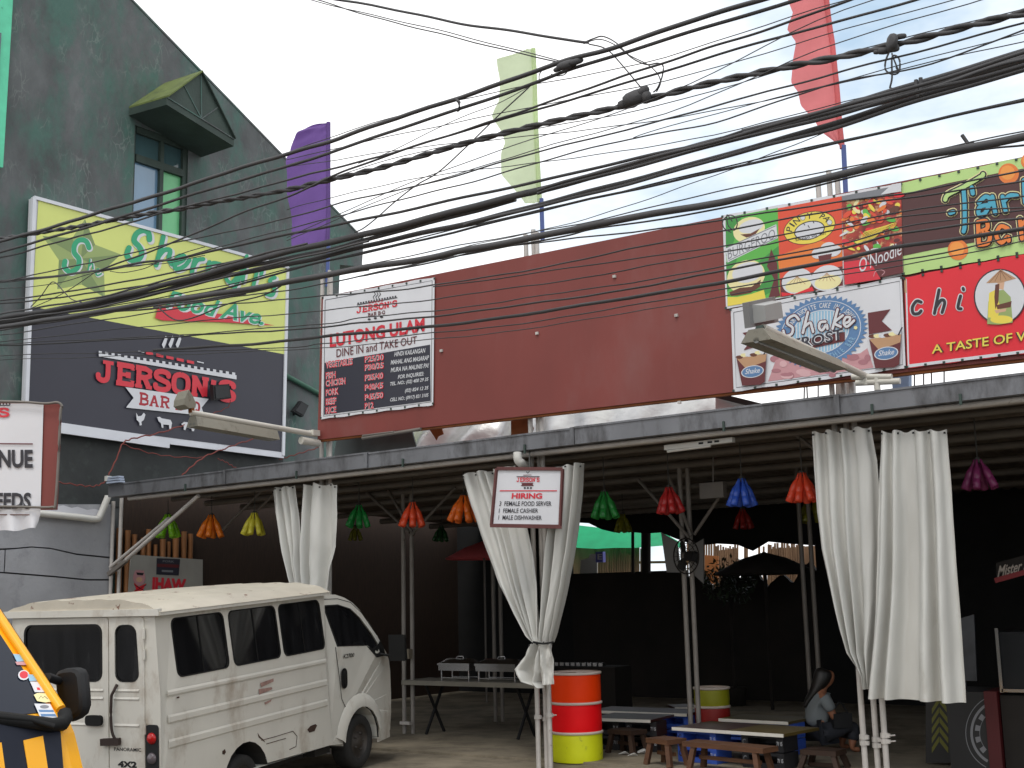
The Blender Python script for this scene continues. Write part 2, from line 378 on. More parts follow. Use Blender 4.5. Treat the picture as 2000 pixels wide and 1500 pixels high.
# window: frame, transom, mullion, four panes
ym = ya+(yb-ya)*.53; zt = yz(313, 322)[1]; xi = XW-.07
mb = MB()
mb.box((xi, ya+.02, (hb+ht)/2), (.09, .04, ht-hb)); mb.box((xi, yb-.04, (hb+ht)/2), (.09, .08, ht-hb))
mb.box((xi, (ya+yb)/2, ht-.05), (.088, yb-ya-.12, .1)); mb.box((xi+.001, (ya+yb)/2, zt), (.1, yb-ya-.12, .12)); mb.box((xi, ym, (hb+zt-.06)/2), (.095, .07, zt-.06-hb)); mb.box((xi, ym, (ht-.1+zt+.06)/2), (.095, .07, ht-.1-zt-.06))
win = part(mb, 'window', mGreenD, bld)
for (y0, y1, z0, z1, m, lab) in ((ya+.04, ym-.035, hb, zt-.06, mPaneB, 'blue grey lower pane'), (ym+.035, yb-.08, hb, zt-.06, mPaneG, 'pale green lower pane'), (ya+.04, ym-.035, zt+.06, ht-.1, mPaneT, None), (ym+.035, yb-.08, zt+.06, ht-.1, mPaneT, None)):
    mb = MB(); mb.box((xi-.02, (y0+y1)/2, (z0+z1)/2), (.01, y1-y0, z1-z0)); part(mb, 'pane', m, win, lab)
# gable canopy over the window
mMoss = mat('mossy green roof', rgb(96, 108, 58, 1.1), rough=.8, var=.2, scale=4, stain=rgb(70,82,52), stain_scale=5)
xf = XW+.85
fa, fl, fr = PX(392, 142, xf), PX(326, 190, xf), PX(457, 272, xf)
wa = V((XW, fa.y-.02, fa.z+.02)); wl = V((XW, fl.y-.05, fl.z+.02)); wr = V((XW, fr.y+.05, fr.z+.02))
cn = MB(); dz = V((0,0,-.12))
cn.prism([fl+dz, fr+dz, fr, fa, fl], V((-.04,0,0)))
cn.poly([wl+dz, wl, fl, fl+dz]); cn.poly([wr+dz, fr+dz, fr, wr]); cn.poly([wl+dz, fl+dz, fr+dz, wr+dz])
cnp = part(cn, 'window_canopy', mGreenD, bld)
mb = MB(); up_ = V((0,0,.03)); ov = V((.05, 0, 0))
mb.hexa([wl, fl+ov, fa+ov, wa], [wl+up_, fl+ov+up_, fa+ov+up_, wa+up_]); part(mb, 'canopy_roof', mMoss, cnp)
mb = MB(); mb.hexa([wa, fa+ov, fr+ov, wr], [wa+up_*.9, fa+ov+up_*.9, fr+ov+up_*.9, wr+up_*.9]); part(mb, 'canopy_roof', mGreenD, cnp, 'dark slope')
mb = MB(); c_ = (fl+fr)/2+V((.006, 0, -.0))
for q in (fa, fl.lerp(fa, .5), fr.lerp(fa, .5)): mb.bar(c_, q+V((.006,0,-.02)), .018, .012, up=(1,0,0))
mb.bar(fl+V((.006,0,0)), fr+V((.006,0,0)), .018, .014, up=(1,0,0)); part(mb, 'batten', mGreenW, cnp)
# teal window frame at the top left
mb = MB(); a, b, c, d = PX(-60, -60, XW+.1), PX(29, -60, XW+.1), PX(6, 327, XW+.1), PX(-70, 318, XW+.1)
mb.prism([a, b, c, d], V((-.1, 0, 0))); tf = part(mb, 'teal_frame', mTealT, bld)
mb = MB(); mb.prism([PX(-50, 60, XW+.115), PX(3, 64, XW+.115), PX(-3, 160, XW+.115), PX(-50, 150, XW+.115)], V((-.015,0,0))); part(mb, 'dark_pane', mPaneT, tf)
mb = MB(); mb.prism([PX(x, y, XW+.02) for x, y in ((-60,812),(553,893),(553,960),(216,992),(-60,990))], V((-.018,0,0))); part(mb, 'lower_wall', mat('charcoal wall paint', rgb(50, 53, 53, 1.1), rough=.8, var=.3, scale=1.5, bump=.6, bscale=6, stain=rgb(66,72,70), stain_at=(.55,.75)), bld, 'dark charcoal band of wall below the big sign')  # thin charcoal panel, darker than the wall around it
# green conduit on the wall
mb = MB(); mb.tube([PX(540, 722, XW+.05), PX(563, 736, XW+.05), PX(622, 768, XW+.05), PX(660, 790, XW+.05)], .045); part(mb, 'conduit', mat('green pipe', rgb(60,100,82), var=.1), bld)

# cement wall at the foot of the building, three rough slabs
mCem = mat('grey cement render', rgb(150, 151, 155, 1.15), rough=.85, var=.12, scale=1.3, bump=.25, bscale=18, stain=rgb(108,108,112), stain_at=(.55,.8), stain_scale=1.6)
cem = thing('cement_wall', 'grey cement wall in wavy uneven slabs beside the white van', 'wall', (XW+.06, 9, 0))
def slab(px, name='slab'):
    mb = MB(); mb.prism([PX(x, y, XW+.1) for x, y in px], V((-.1, 0, 0))); return part(mb, name, mCem, cem)
mb = MB(); mb.box((XW+.02, 8.5, 1.4), (.04, 6.2, 3.0)); part(mb, 'backing', mat('dark joint', (.04,.04,.04)), cem)
slab([(-80, 985), (216, 985), (219, 1088), (150, 1081), (100, 1070), (62, 1067), (30, 1070), (-80, 1074)])
slab([(12, 1074), (30, 1072.5), (62, 1069.5), (100, 1072.5), (150, 1084), (218, 1091), (214, 1131), (170, 1131), (110, 1125), (10, 1117)])
slab([(-80, 1076), (9, 1074), (7, 1117), (-80, 1112)])
slab([(-80, 1115), (8, 1120), (110, 1128), (170, 1134), (214, 1134), (205, 1400), (-80, 1400)])
mb = MB(); mb.prism([PX(x, y, XW+.125) for x, y in ((70,1003),(80,988),(95,986),(112,990),(124,987),(140,992),(152,990),(170,996),(185,994),(196,997),(191,1014),(150,1012))], V((-.02,0,0))); part(mb, 'flashing_strip', paint('white ragged paint', 190,190,196), cem)
mPVC = paint('white pvc', 196, 194, 188, rough=.35)
pv = thing('drain_pipe', 'white plastic drain pipe elbow on the grey cement wall', 'pipe', PX(190, 1016, XW+.2))
mb = MB(); mb.tube(smooth_path([PX(60, 1001, XW+.19), PX(150, 1010, XW+.19), PX(188, 1014, XW+.19), PX(196, 1006, XW+.19), PX(211, 970, XW+.19)], 5), .05, 10); part(mb, 'pipe', mPVC, pv)

# ================================================================== steel canopy of the food court
YG, YP, YR = 11.15, 11.52, 13.47
mGut = mat('galvanised gutter', rgb(112, 113, 117, 1.08), rough=.5, metal=.35, var=.16, scale=1.6, bump=.05, bscale=6, stain=rgb(64,62,62), stain_at=(.47,.72), stain_scale=2.6, stretch=(1.6,1,.6))
mPipe = mat('white painted pipe', rgb(178, 173, 168, 1.1), rough=.45, var=.1, scale=6, stain=rgb(120,104,92), stain_at=(.62,.74), stain_scale=14)
mPipeD = mat('grey painted pipe', rgb(112, 106, 100, 1.0), rough=.5, var=.12, scale=5)
mRoofU = mat('roof sheet underside', rgb(118, 107, 98, 1.0), rough=.6, var=.2, scale=2, metal=.1)
gl, gr_ = PY(212, 946, YG), PY(2000, 727, YG)
zs = (gr_.z-gl.z)/(gr_.x-gl.x)
XL, XR = gl.x, 3.2
def gz(x): return gl.z+zs*(x-gl.x)
can = thing('steel_canopy', 'grey steel canopy roof with long gutter over the open food court', 'canopy', (-8, YP, 0))
mb = MB(); H = .185
xs_ = [XL, -12.4, -9.9, -6.95, -4.0, -1.0, XR]
for i in range(len(xs_)-1):
    a, b = xs_[i], xs_[i+1]; o = .008 if i % 2 else 0
    A = [V((a, YG-o, gz(a)-H)), V((a, YG-o, gz(a)+o)), V((a, YG+.22, gz(a)+o)), V((a, YG+.22, gz(a)-H))]
    B = [V((b, YG-o, gz(b)-H)), V((b, YG-o, gz(b)+o)), V((b, YG+.22, gz(b)+o)), V((b, YG+.22, gz(b)-H))]
    m1 = MB(); m1.hexa(A, B)
    m1.box(((a+b)/2, YG-o-.006, gz((a+b)/2)-.012+o), (b-a-.004, .012, .02), ax=(V((1,0,zs)).normalized(), V((0,1,0)), V((0,0,1))))
    m1.box((b-.03, YG-.012-o, gz(b-.03)-H/2), (.05, .012, H+.006))
    recalc(part(m1, 'gutter', mGut, can))
for i, xb in enumerate((-13.2, -11.1, -9.35, -7.6, -5.2, -3.7, -2.9)):
    m1 = MB(); m1.box((xb, YG-.014, gz(xb)-H+.01), (.022, .02, .1)); part(m1, 'gutter_bracket', mGreenD, can)
rz = lambda y: gz(-8)-.03-(y-YG)*.022
mb = MB()
def roofpt(u, v):
    x = XL+.1+(XR-XL-.2)*u; y = YG+.15+(20.4-YG-.15)*v
    return V((x, y, gz(x)-.06-(y-YG)*.03+.02*math.sin(x*2*math.pi/.19*1)))
mb.grid(roofpt, 390, 1); part(mb, 'roof_sheet', mRoofU, can)
mb = MB()
def rooftop(u, v):
    x = XL+.1+(XR-XL-.2)*u; y = YG+.25+(20.4-YG-.25)*v
    return V((x, y, gz(x)-.02-(y-YG)*.03+.02))
mb.grid(rooftop, 4, 1); part(mb, 'roof_top', mGut, can)
for y, r in ((11.45, .05), (12.1, .035), (12.75, .045), (13.47, .05), (14.4, .045), (15.6, .045), (16.8, .05), (18.2, .05)):
    mb = MB(); a, b = XL+.25, XR-.3; o = -.06-(y-YG)*.03-.06-r
    mb.tube([V((a, y, gz(a)+o)), V((b, y, gz(b)+o))], r, 8); part(mb, 'purlin', mPipe if y < 11.6 else mPipeD, can)
mb = MB(); mb.tube([V((XL+.3, 11.28, gz(XL)-H-.03)), V((XR-.2, 11.28, gz(XR)-H-.03))], .03, 8); part(mb, 'front_rail', mPipe, can)
# front posts: bundles of pipes that also carry the red board above
def post(xs, Y, z1, m=mPipe, r=.028, clamps=(), z0=0.0, pat=None):
    ob = []
    for k, x in enumerate(xs):
        mb = MB(); mb.tube([V((x, Y+(.0 if k % 2 == 0 else .05), z0)), V((x+.0, Y+(.0 if k % 2 == 0 else .05), z1+.06*(k % 2)))], r, 10); ob.append(part(mb, 'post', m, can))
    for zc in clamps:
        for k, x in enumerate(xs):
            mb = MB(); y_ = Y+(.0 if k % 2 == 0 else .05); z_ = zc-.035*(k % 2)+.012*k
            mb.lathe([(r+.001,-.022),(r+.011,-.022),(r+.011,.022),(r+.001,.022)], (x, y_, z_), 10, smooth=False); mb.box((x+r+.012, y_-.012, z_), (.03,.03,.036))
            if k == len(xs)-1: mb.tube([V((x+r+.02, y_-.02, z_)), V((x+r+.08, y_-.03, z_+.008))], .008, 6)
            part(mb, 'clamp', m, can)
TB = PY(1650, 335, 11.6).z
xc = PY(1061, 1400, YP).x; x6 = PY(628, 880, YP).x; x17 = PY(1640, 770, YP).x
post([PY(1050, 1400, YP).x, xc, PY(1073, 1400, YP).x], YP, PY(1058, 452, YP).z, clamps=(.55,))
post([x6, x6+.075, x6+.15], YP, PY(640, 535, YP).z)
xr_ = PY(1707, 1440, YP).x
post([xr_-.1, xr_, xr_+.1], YP, 3.3, clamps=(PY(1700, 1440, YP).z, PY(1715, 1452, YP).z))
post([x17-.1, x17, x17+.1], YP+.07, TB, z0=3.3)
xl = PY(222, 1120, YP).x
post([xl-.06, xl+.06], YP, gz(xl)-.2)
# left post: long diagonal braces to the gutter
for (a, b, r) in (((222, 1115), (388, 968), .03), ((215, 1108), (330, 1012), .024)):
    mb = MB(); mb.tube([PY(a[0], a[1], YP-.06), PY(b[0], b[1], YP-.05-(.12 if r > .025 else 0))], r, 8); part(mb, 'brace', mPipe, can)
mb = MB(); mb.bar(PY(212, 1122, YP-.08), PY(247, 1094, YP-.08), .05, .06); part(mb, 'clamp', mPipeD, can)
# second row of posts with V braces
mPipeM = mat('shaded painted pipe', rgb(140, 134, 128, 1.0), rough=.5, var=.12, scale=5, stain=rgb(90,80,72), stain_at=(.6,.75), stain_scale=9)  # the front posts' pipe paint, darkened for the shade inside
def vpost(px, py_, Y, braces, zb=.028, m=mPipeM, dx=12):
    x0 = PY(px, py_, Y).x; x1 = PY(px+dx, py_, Y).x
    post([x0, x1], Y, gz(x0)-.2, m, .03, clamps=(), z0=zb)
    for (ax_, ay_, bx_, by_) in braces:
        mb = MB(); mb.tube([PY(ax_, ay_, Y-.06), PY(bx_, by_, Y-.06)], .022, 8); part(mb, 'brace', mPipeD, can)
vpost(789, 1300, YR, ((800,1040,716,962),(806,1042,890,952),(808,1045,758,958)))
vpost(1344, 1300, YR, ((1346,1050,1246,936),(1356,1044,1404,972),(1350,1046,1306,930)))
vpost(966, 1300, 15.3, (), m=mPipeD, dx=10)
vpost(1573, 1200, 15.3, (), m=mPipeD, dx=16)
for p, q in (((1600, 885),(1540, 838)), ((700,945),(660,938)), ((500,1000),(560,940)), ((430,1040),(520,950))):
    mb = MB(); mb.tube([PY(p[0], p[1], 12.4), PY(q[0], q[1], 12.1)], .02, 6); part(mb, 'brace', mPipeD, can)
mb = MB(); q = PY(795, 1277, YR-.06); mb.box(q, (.13, .08, .13)); part(mb, 'socket_box', paint('old beige plastic', 120,110,95), can)
mb = MB(); q = PY(793, 1412, YR-.05); mb.box(q, (.17, .07, .04)); part(mb, 'clamp', mPipe, can)
# pvc elbow in the middle, hanging cables
pv = thing('drain_elbow', 'short white plastic drain elbow above the hiring sign', 'pipe', PY(1012, 895, 11.25))
mb = MB(); mb.tube(smooth_path([PY(1011, 884, 11.12), PY(1012, 898, 11.12), PY(1020, 906, 11.2), PY(1034, 912, 11.6)], 5), .05, 10); mb.tube([PY(995, 912, 11.3), PY(995, 925, 11.3)], .07, 10); part(mb, 'elbow', mPVC, pv)

# crumpled galvanised sheet seen between the red board and the gutter
mZinc = mat('bright zinc sheet', (.80, .82, .81), rough=.33, metal=.45, var=.12, scale=5, bump=.8, bscale=3.5, stain=(.25,.16,.1), stain_at=(.72,.78), stain_scale=7)
zn = thing('metal_flashing', 'crumpled shiny zinc sheet behind the gutter under the red board', 'metal sheet', (-8, 12.0, 3.6))
xa, xb = PY(760, 850, 12.0).x, PY(1395, 800, 12.0).x
def crump(u, v):
    x = xa+(xb-xa)*u; z0 = gz(x)-.1; z1 = PY(1000, 770, 12.0).z
    amp = .10*(1 if u < .42 else .3)
    y = 12.0+amp*math.sin(u*46+1.3*math.sin(v*3+u*9))*(1-.5*v)+.03*math.sin(u*17+2)+.5*v
    return V((x, y, z0+(z1-z0)*v))
mb = MB(); mb.grid(crump, 90, 6); part(mb, 'sheet', mZinc, zn)
mb = MB(); xe = PY(1490, 795, 12.0).x; zt_ = PY(1395, 770, 12.0).z
mb.prism([V((xb, 12.0, gz(xb)-.1)), V((xe, 12.0, gz(xe)-.1)), V((xe, 12.05, PY(1480,795,12.0).z)), V((PY(1420,777,12.0).x, 12.05, PY(1420, 777, 12.0).z)), V((xb, 12.05, zt_))], V((0,.02,0))); part(mb, 'end_sheet', mZinc, zn)
mb = MB(); mb.bar(PY(1396, 771, 11.97), PY(1492, 795, 11.97), .03, .06); part(mb, 'edge_strip', mat('dark edge', (.05,.05,.05)), zn)
mRust = mat('rusty sheet', rgb(124, 72, 36, 1.2), rough=.85, var=.3, scale=4, bump=.2)
mb = MB(); mb.prism([PY(x, y, 11.9) for x, y in ((998,806),(1044,800),(1044,812),(1034,822),(1042,836),(1038,854),(998,860))], V((0,.01,0))); part(mb, 'rust_patch', mRust, zn)
mb = MB(); mb.prism([PY(x, y, 11.9) for x, y in ((838,838),(862,834),(866,848),(856,852),(852,860),(846,850))], V((0,.01,0))); part(mb, 'rust_patch', mRust, zn)
mb = MB(); mb.prism([PY(x, y, 11.93) for x, y in ((660,838),(800,826),(812,870),(800,900),(650,905))], V((0,.02,0))); part(mb, 'dull_sheet', mat('dull grey sheet', rgb(92,98,98), rough=.6, metal=.3, var=.15), zn)
# rebar and a stub wall seen past the board's lower edge
rb = thing('rebar_stubs', 'thin steel bars standing up beyond the gutter under the smoothie banner', 'rebar', PY(1600, 770, 13))
for x, t in ((1570, -2), (1578, 4), (1598, 0), (1620, -5), (1778, 1), (1786, 0), (1804, 0), (1820, 1), (1844, 0)):
    mb = MB(); mb.tube([PY(x, 800, 13), PY(x-t, 715, 13)], .008, 5); part(mb, 'bar', mat('rebar steel', (.08,.07,.065)), rb)
mb = MB(); mb.prism([PY(1632, 800, 12.6), PY(1664, 798, 12.6), PY(1664, 735, 12.6), PY(1632, 740, 12.6)], V((0,.12,0))); st_ = mb.build('stub_wall', paint('pale stub', 190,186,178)); tag(st_, 'pale short upright behind the lamp bracket above the gutter', 'column')
mb = MB(); mb.prism([PY(1746, 785, 12.8), PY(1775, 782, 12.8), PY(1775, 725, 12.8), PY(1740, 728, 12.8)], V((0,.1,0))); st_ = mb.build('stub_wall', paint('blue sheet', 120,140,168)); tag(st_, 'pale blue upright sheet beyond the gutter below the banners', 'sheet')

# ================================================================== red board and its banners
YB = 11.4
mBoard = mat('maroon board', rgb(126, 59, 53, .98), rough=.6, var=.12, scale=1.2, bump=.08, bscale=5, stain=rgb(132,84,80,1.0), stain_at=(.52,.85), stain_scale=1.0, stretch=(1,1,.45))
plB = planeY(YB)
rbd = thing('red_board', 'long blank maroon billboard panel above the canopy gutter', 'billboard', PY(1000, 850, YB))
tl, tr, bl, br = PY(628, 580, YB), PY(2000, 306, YB), PY(620, 859, YB), PY(2000, 700, YB)
def ext(a, b, x): t = (x-a.x)/(b.x-a.x); return a.lerp(b, t)
xsB = [None, PY(1030, 700, YB).x, PY(1424, 650, YB).x, PY(1764, 540, YB).x, 1.6]
for i in range(1):
    a0, a1 = bl, tl
    b0, b1 = ext(bl, br, xsB[4]), ext(tl, tr, xsB[4])
    mb = MB(); mb.prism([a0, b0, b1, a1], V((0, .035, 0))); part(mb, 'panel', mBoard, rbd)
mb = MB(); mb.bar(bl+V((0,.05,.0)), ext(bl, br, 1.6)+V((0,.05,0)), .06, .05); mb.bar(tl+V((0,.06,-.1)), ext(tl, tr, 1.6)+V((0,.06,-.1)), .05, .05); part(mb, 'batten', mRust, rbd)
mb = MB()
for x, y in ((1049, 651), (862, 685), (1321, 616), (1327, 786), (833, 847), (1200, 540)): mb.box(PY(x, y, YB-.012), (.035, .025, .03))
part(mb, 'bolt', mPipe, rbd, kind='stuff')
mb = MB(); mb.tube([PY(708, 856, YB-.03), PY(822, 838, YB-.03)], .022, 6); mb.tube([PY(708, 851, YB-.04), PY(770, 843, YB-.04)], .012, 6); part(mb, 'loose_rod', mPipeD, rbd)
pEdge = paint('banner cloth', 206, 206, 210, bump=.1, bscale=4)
def banner(name, label, quad, Yb, base=pEdge, cat='banner', ties=True):
    o = thing(name, label, cat, PY(quad[3][0], quad[3][1], Yb)); mb = MB()
    (ax,ay),(bx,by),(cx,cy),(dx,dy) = quad
    def fn(u, v):
        x = (dx+(cx-dx)*u)*(1-v)+(ax+(bx-ax)*u)*v; y = (dy+(cy-dy)*u)*(1-v)+(ay+(by-ay)*u)*v
        wob = .8*math.sin(u*25+quad[0][0])*(v < .01 or v > .99)
        return PY(x, y+wob, Yb)
    mb.grid(fn, 24, 2); o2 = part(mb, 'cloth', base, o)
    if ties:
        mb = MB()
        for k in range(9):
            u = k/8
            for v in (.012, .988):
                p = fn(u, v); mb.box(p+V((0,-.006,0)), (.022,.008,.022))
        part(mb, 'eyelet', mGreenD, o, kind='stuff')
    return o
# --- menu banner
q = ((631,579),(849,541),(846,791),(627,819)); Ym = YB-.02
bn = banner('menu_banner', 'white and black menu banner headed LUTONG ULAM on the maroon board', q, Ym)
p = Print(planeY(Ym))
p.many(ribbon([(635,586),(844,548),(842,785),(632,813),(635,586)], 1.1), pNavy)
p.P([(634,709),(840,673),(841,783),(633,810)], pNavy)
for k in range(3): p.S([(731+k*5,584),(729+k*5,580),(733+k*5,575),(731+k*5,571)], 1.3, pBlack)
p.many([[(720+k*6,590-k),(724+k*6,589-k),(724+k*6,592-k),(720+k*6,593-k)] for k in range(5)], pRed)
p.many(ribbon([(697,595.5),(776,581)], 1.6)+[[(698+k*5.2,594-k*.96),(701+k*5.2,593.4-k*.96),(701+k*5.2,590.6-k*.96),(698+k*5.2,591.2-k*.96)] for k in range(15)], pBlack)
p.slab("JERSON'S", ((697,600),(776,586),(776,598),(696,612)), pRed, .23)
p.slab("BAR B-Q", ((718,612),(752,606),(752,613),(718,619)), pMaroon, .2)
for x in (721, 733, 745): p.E((x, 623.5-(x-721)*.18), 3.2, 2, pBlack, 8)
p.T('LUTONG ULAM', ((644,652),(829,620),(829,647),(644,679)), pRed, .035)
p.T('DINE IN and TAKE OUT', ((657,682),(814,656),(814,671),(657,698)), pMaroon, .004)
for t, x0, wd, yc in (('VEGETABLES',636,53,713),('FISH',636,20,734),('CHICKEN',636,39,749),('PORK',636,26,767),('BEEF',636,21,785),('RICE',636,21,802)):
    s_ = -.14*wd; y = yc; Q = ((x0,y-6.8),(x0+wd,y-6.8+s_),(x0+wd,y+7.2+s_),(x0,y+7.2))
    p.T(t, Q, pWhite, .05); p.T(t, Q, pRed, .014)
for t, wd, yc in (('P25/30',38,702),('P30/35',38,718),('P35/40',37,738),('P40/45',37,757),('P45/50',37,776),('P12',18,793)):
    s_ = -.14*wd; Q = ((712,yc-6),(712+wd,yc-6+s_),(712+wd,yc+7+s_),(712,yc+7)); p.T(t, Q, pWhite, .05); p.T(t, Q, pRed, .014)
for t, x0, x1, yc in (('HINDI KAILANGAN',770,831,692),('MAHAL ANG MASARAP',763,838,708),('MURA NA MALINIS PA!',763,838,723),('FOR INQUIRIES:',777,828,737),('TEL. NO.: (02) 400 29 35',762,837,751),('(02) 824 12 35',791,837,764),('CELL NO.: (0917) 821 3105',762,837,782)):
    s_ = -.13*(x1-x0); p.T(t, ((x0,yc-4.5),(x1,yc-4.5+s_),(x1,yc+4.5+s_),(x0,yc+4.5)), pWhite, .02, .25)
p.build('print', bn)
# --- burger / pao / noodle banner
q = ((1411,421),(1760,357),(1764,537),(1418,604)); Yb2 = YB-.02
bn = banner('food_banner', 'banner with green burger, orange steamed bun and red noodle pictures side by side', q, Yb2)
p = Print(planeY(Yb2))
mFood = mat('print noodles', rgb(150, 52, 40, 1.05), rough=.45, var=.6, scale=9, detail=3, stain=rgb(214, 176, 120, 1.0), stain_at=(.52,.6), stain_scale=6)
p.P([(1417,425),(1519,406),(1524,580),(1421,598)], pGreen)
p.many([[(1417,425),(1450,419),(1424,500),(1418,500)], [(1470,520),(1521,480),(1523,560),(1480,585)], [(1418,512),(1440,500),(1430,560),(1420,570)]], pGreenD)
p.E((1463,449), 31, 25, pCream, sk=-.15); p.E((1467,442), 24, 13, pWhite, sk=-.2); p.P([(1446,458),(1466,456),(1484,446),(1474,460),(1458,464)], pBrown)
p.P([(1417,485),(1516,438),(1519,465),(1421,513)], pWhite)
p.many(ribbon([(1419,484),(1515,441)], 1.6)+ribbon([(1423,509),(1517,464)], 1.6), pGrey)
p.T('BURGEROO', ((1421,487),(1513,446),(1514,465),(1422,507)), pGrey, -.004)
p.E((1457,540), 37, 32, pCream, sk=-.15); p.E((1460,532), 30, 20, pWhite, sk=-.15)
p.P([(1424,571),(1445,562),(1468,560),(1486,546),(1484,560),(1466,572),(1440,577),(1428,578)], pBrown)
p.P([(1421,580),(1440,580),(1468,574),(1492,566),(1496,586),(1421,598)], pYellow)
p.P([(1498,520),(1506,486),(1512,500),(1518,515),(1520,560),(1524,578),(1500,585),(1512,545)], pMaroon)
p.P([(1519,407),(1644,383),(1646,557),(1524,580)], pRO)
p.P([(1519,500),(1600,470),(1645,480),(1645,510),(1560,520),(1522,530)], pOrange)
p.E((1581,445), 51, 32, pMaroon, sk=-.17); p.E((1581,445), 49.5, 30.5, pYellow, sk=-.17); p.E((1581,450), 30, 18.5, pBlack, sk=-.17); p.E((1581,450), 28, 16.5, pWhite, sk=-.17)
for k, c in enumerate('PINOY PAO'):
    t = R(168-k*19.5); cx, cy = 1581+40*math.cos(t), 446-24*math.sin(t)*1.02-.17*40*math.cos(t)
    if c == 'O': p.E((cx, cy), 5.5, 5.5, pBlack, 12); p.E((cx, cy), 4.7, 4.7, pWhite, 12)
    elif c != ' ': 
        glyphs(c, .01); hw_ = 6*ASP[c]; ra = math.pi/2-t; dx_, dy_ = math.cos(ra)*hw_, math.sin(ra)*hw_-.7; ux, uy = math.sin(ra)*6, -math.cos(ra)*6
        p.T(c, ((cx-dx_+ux,cy-dy_+uy),(cx+dx_+ux,cy+dy_+uy),(cx+dx_-ux,cy+dy_-uy),(cx-dx_-ux,cy-dy_-uy)), pBlack, .01)
p.T("Siopao ko 'to!", ((1553,466),(1612,452),(1613,459),(1554,473)), pBlack, .01)
for dx_, dy_ in ((-9,-5),(9,-9),(0,0)): p.S([(1578+dx_,440+dy_),(1581+dx_,445+dy_)], 1.6, pBlack, False)
p.P([(1524,545),(1645,520),(1646,556),(1525,579)], pMaroon)
for cx, cy in ((1600,494),(1617,484),(1628,490)): p.E((cx, cy), 15, 11, pWhite, sk=-.15)
p.P([(1598,500),(1625,495),(1622,507),(1600,510)], pMaroon)
for cx, cy, a in ((1557,549,30),(1615,543,31)):
    p.E((cx, cy), a, 25, pWhite, sk=-.12); p.E((cx+2, cy+8), a-5, 14, pCream, sk=-.12)
    for k in range(5): p.S([(cx, cy-10), (cx-16+8*k, cy+6)], 1.0, pTan, False)
p.P([(1526,571),(1552,574),(1586,560),(1590,568),(1527,579)], pHot)
p.P([(1644,383),(1760,361),(1763,533),(1649,556)], mFood)
rr = random.Random(3)
for k in range(90):
    u, v = rr.random(), rr.random()**1.2*.62; cx, cy = 1648+108*u, 396-20*u+170*v
    p.E((cx, cy), rr.uniform(3, 12), rr.uniform(2, 6), rr.choice((pHot, pRed, pRO, pCream, pWhite, pYellow, pGreen, pBrown, pMaroon, pOrange)), 10, rot=rr.uniform(-1, 1))
for k in range(12): p.S([(1680+k*2,470),(1690+k*4,452-k),(1706+k*4,458-k*2),(1722+k*2,446)], 1.1, pYellow)
p.P([(1648,506),(1700,500),(1761,470),(1762,533),(1649,556)], pMaroon); p.P([(1648,512),(1690,506),(1706,522),(1720,545),(1650,556)], pRed)
p.P([(1644,383),(1760,361),(1760,371),(1700,388),(1645,392)], pGrey); p.P([(1720,380),(1742,360),(1760,357),(1760,374)], pWhite)
p.T("O'Noodle", ((1677,505),(1760,470),(1761,497),(1679,533)), pWhite, .0, .1)
p.S([(1706,540),(1710,530),(1720,527),(1728,531),(1722,538)], 1.4, pPink)
p.build('print', bn)
# --- shake banner
q = ((1427,603),(1761,540),(1769,719),(1433,765)); Yb3 = YB-.03
bn = banner('shake_banner', 'white milkshake banner with a blue scalloped round seal', q, Yb3)
p = Print(planeY(Yb3))
p.many(ribbon([(1433,610),(1757,549),(1763,712),(1438,757),(1433,610)], 1.0), pNavy)
p.P([(1500,745),(1520,690),(1600,700),(1680,690),(1694,680),(1706,718)], pPink)
rr = random.Random(5)
for k in range(26): p.E((rr.uniform(1510,1695), rr.uniform(692,735)), rr.uniform(6,16), rr.uniform(3,7), rr.choice((pPink, pPink, mat('print pink2', rgb(206,165,168,1.08), var=.04), mat('print pink3', rgb(165,112,120,1.08), var=.04))), 10)
for pts in ([(1695,611),(1739,604),(1722,627),(1742,645),(1697,653)], [(1450,650),(1510,640),(1510,668),(1452,684),(1466,666)]):
    p.P(pts, pMaroon)
    cxm = sum(a for a, b in pts)/len(pts); cym = sum(b for a, b in pts)/len(pts)
SC_, A_, B_, K_ = (1603, 648), 93, 71, -.13
def sealp(rad, t): return (SC_[0]+A_*rad*math.cos(t), SC_[1]+B_*rad*math.sin(t)+K_*A_*rad*math.cos(t))
p.P([sealp(1.0 if k % 2 else .9, math.pi*2*k/96) for k in range(96)], pBlue)
ring = lambda r0, r1: [[sealp(r0, math.pi*2*k/48), sealp(r1, math.pi*2*k/48), sealp(r1, math.pi*2*(k+1)/48), sealp(r0, math.pi*2*(k+1)/48)] for k in range(48)]
p.many(ring(.83, .845), pWhite)
p.P([sealp(.6, math.pi*2*k/48) for k in range(48)], pWhite); p.P([sealp(.58, math.pi*2*k/48) for k in range(48)], pBlueL)
st = []
for k in range(17):
    x = SC_[0]-48+6*k; h_ = 40*math.sqrt(max(0, 1-((x-SC_[0])/54)**2)); yb_ = SC_[1]+K_*(x-SC_[0])
    st.append([(x,yb_-h_),(x+2,yb_-h_),(x+2,yb_+h_),(x,yb_+h_)])
p.many(st, pWhite)
txt = 'YOUR FAVORITE CAKE IN A SHAKE'
for k, c in enumerate(txt):
    if c == ' ': continue
    t = R(202+k*4.85); glyphs(c, .02); hw_ = .072*ASP[c]*.62; a, b = sealp(.65, t-hw_), sealp(.65, t+hw_); cc, dd = sealp(.79, t+hw_), sealp(.79, t-hw_)
    p.T(c, (dd, cc, b, a), pWhite, .02)
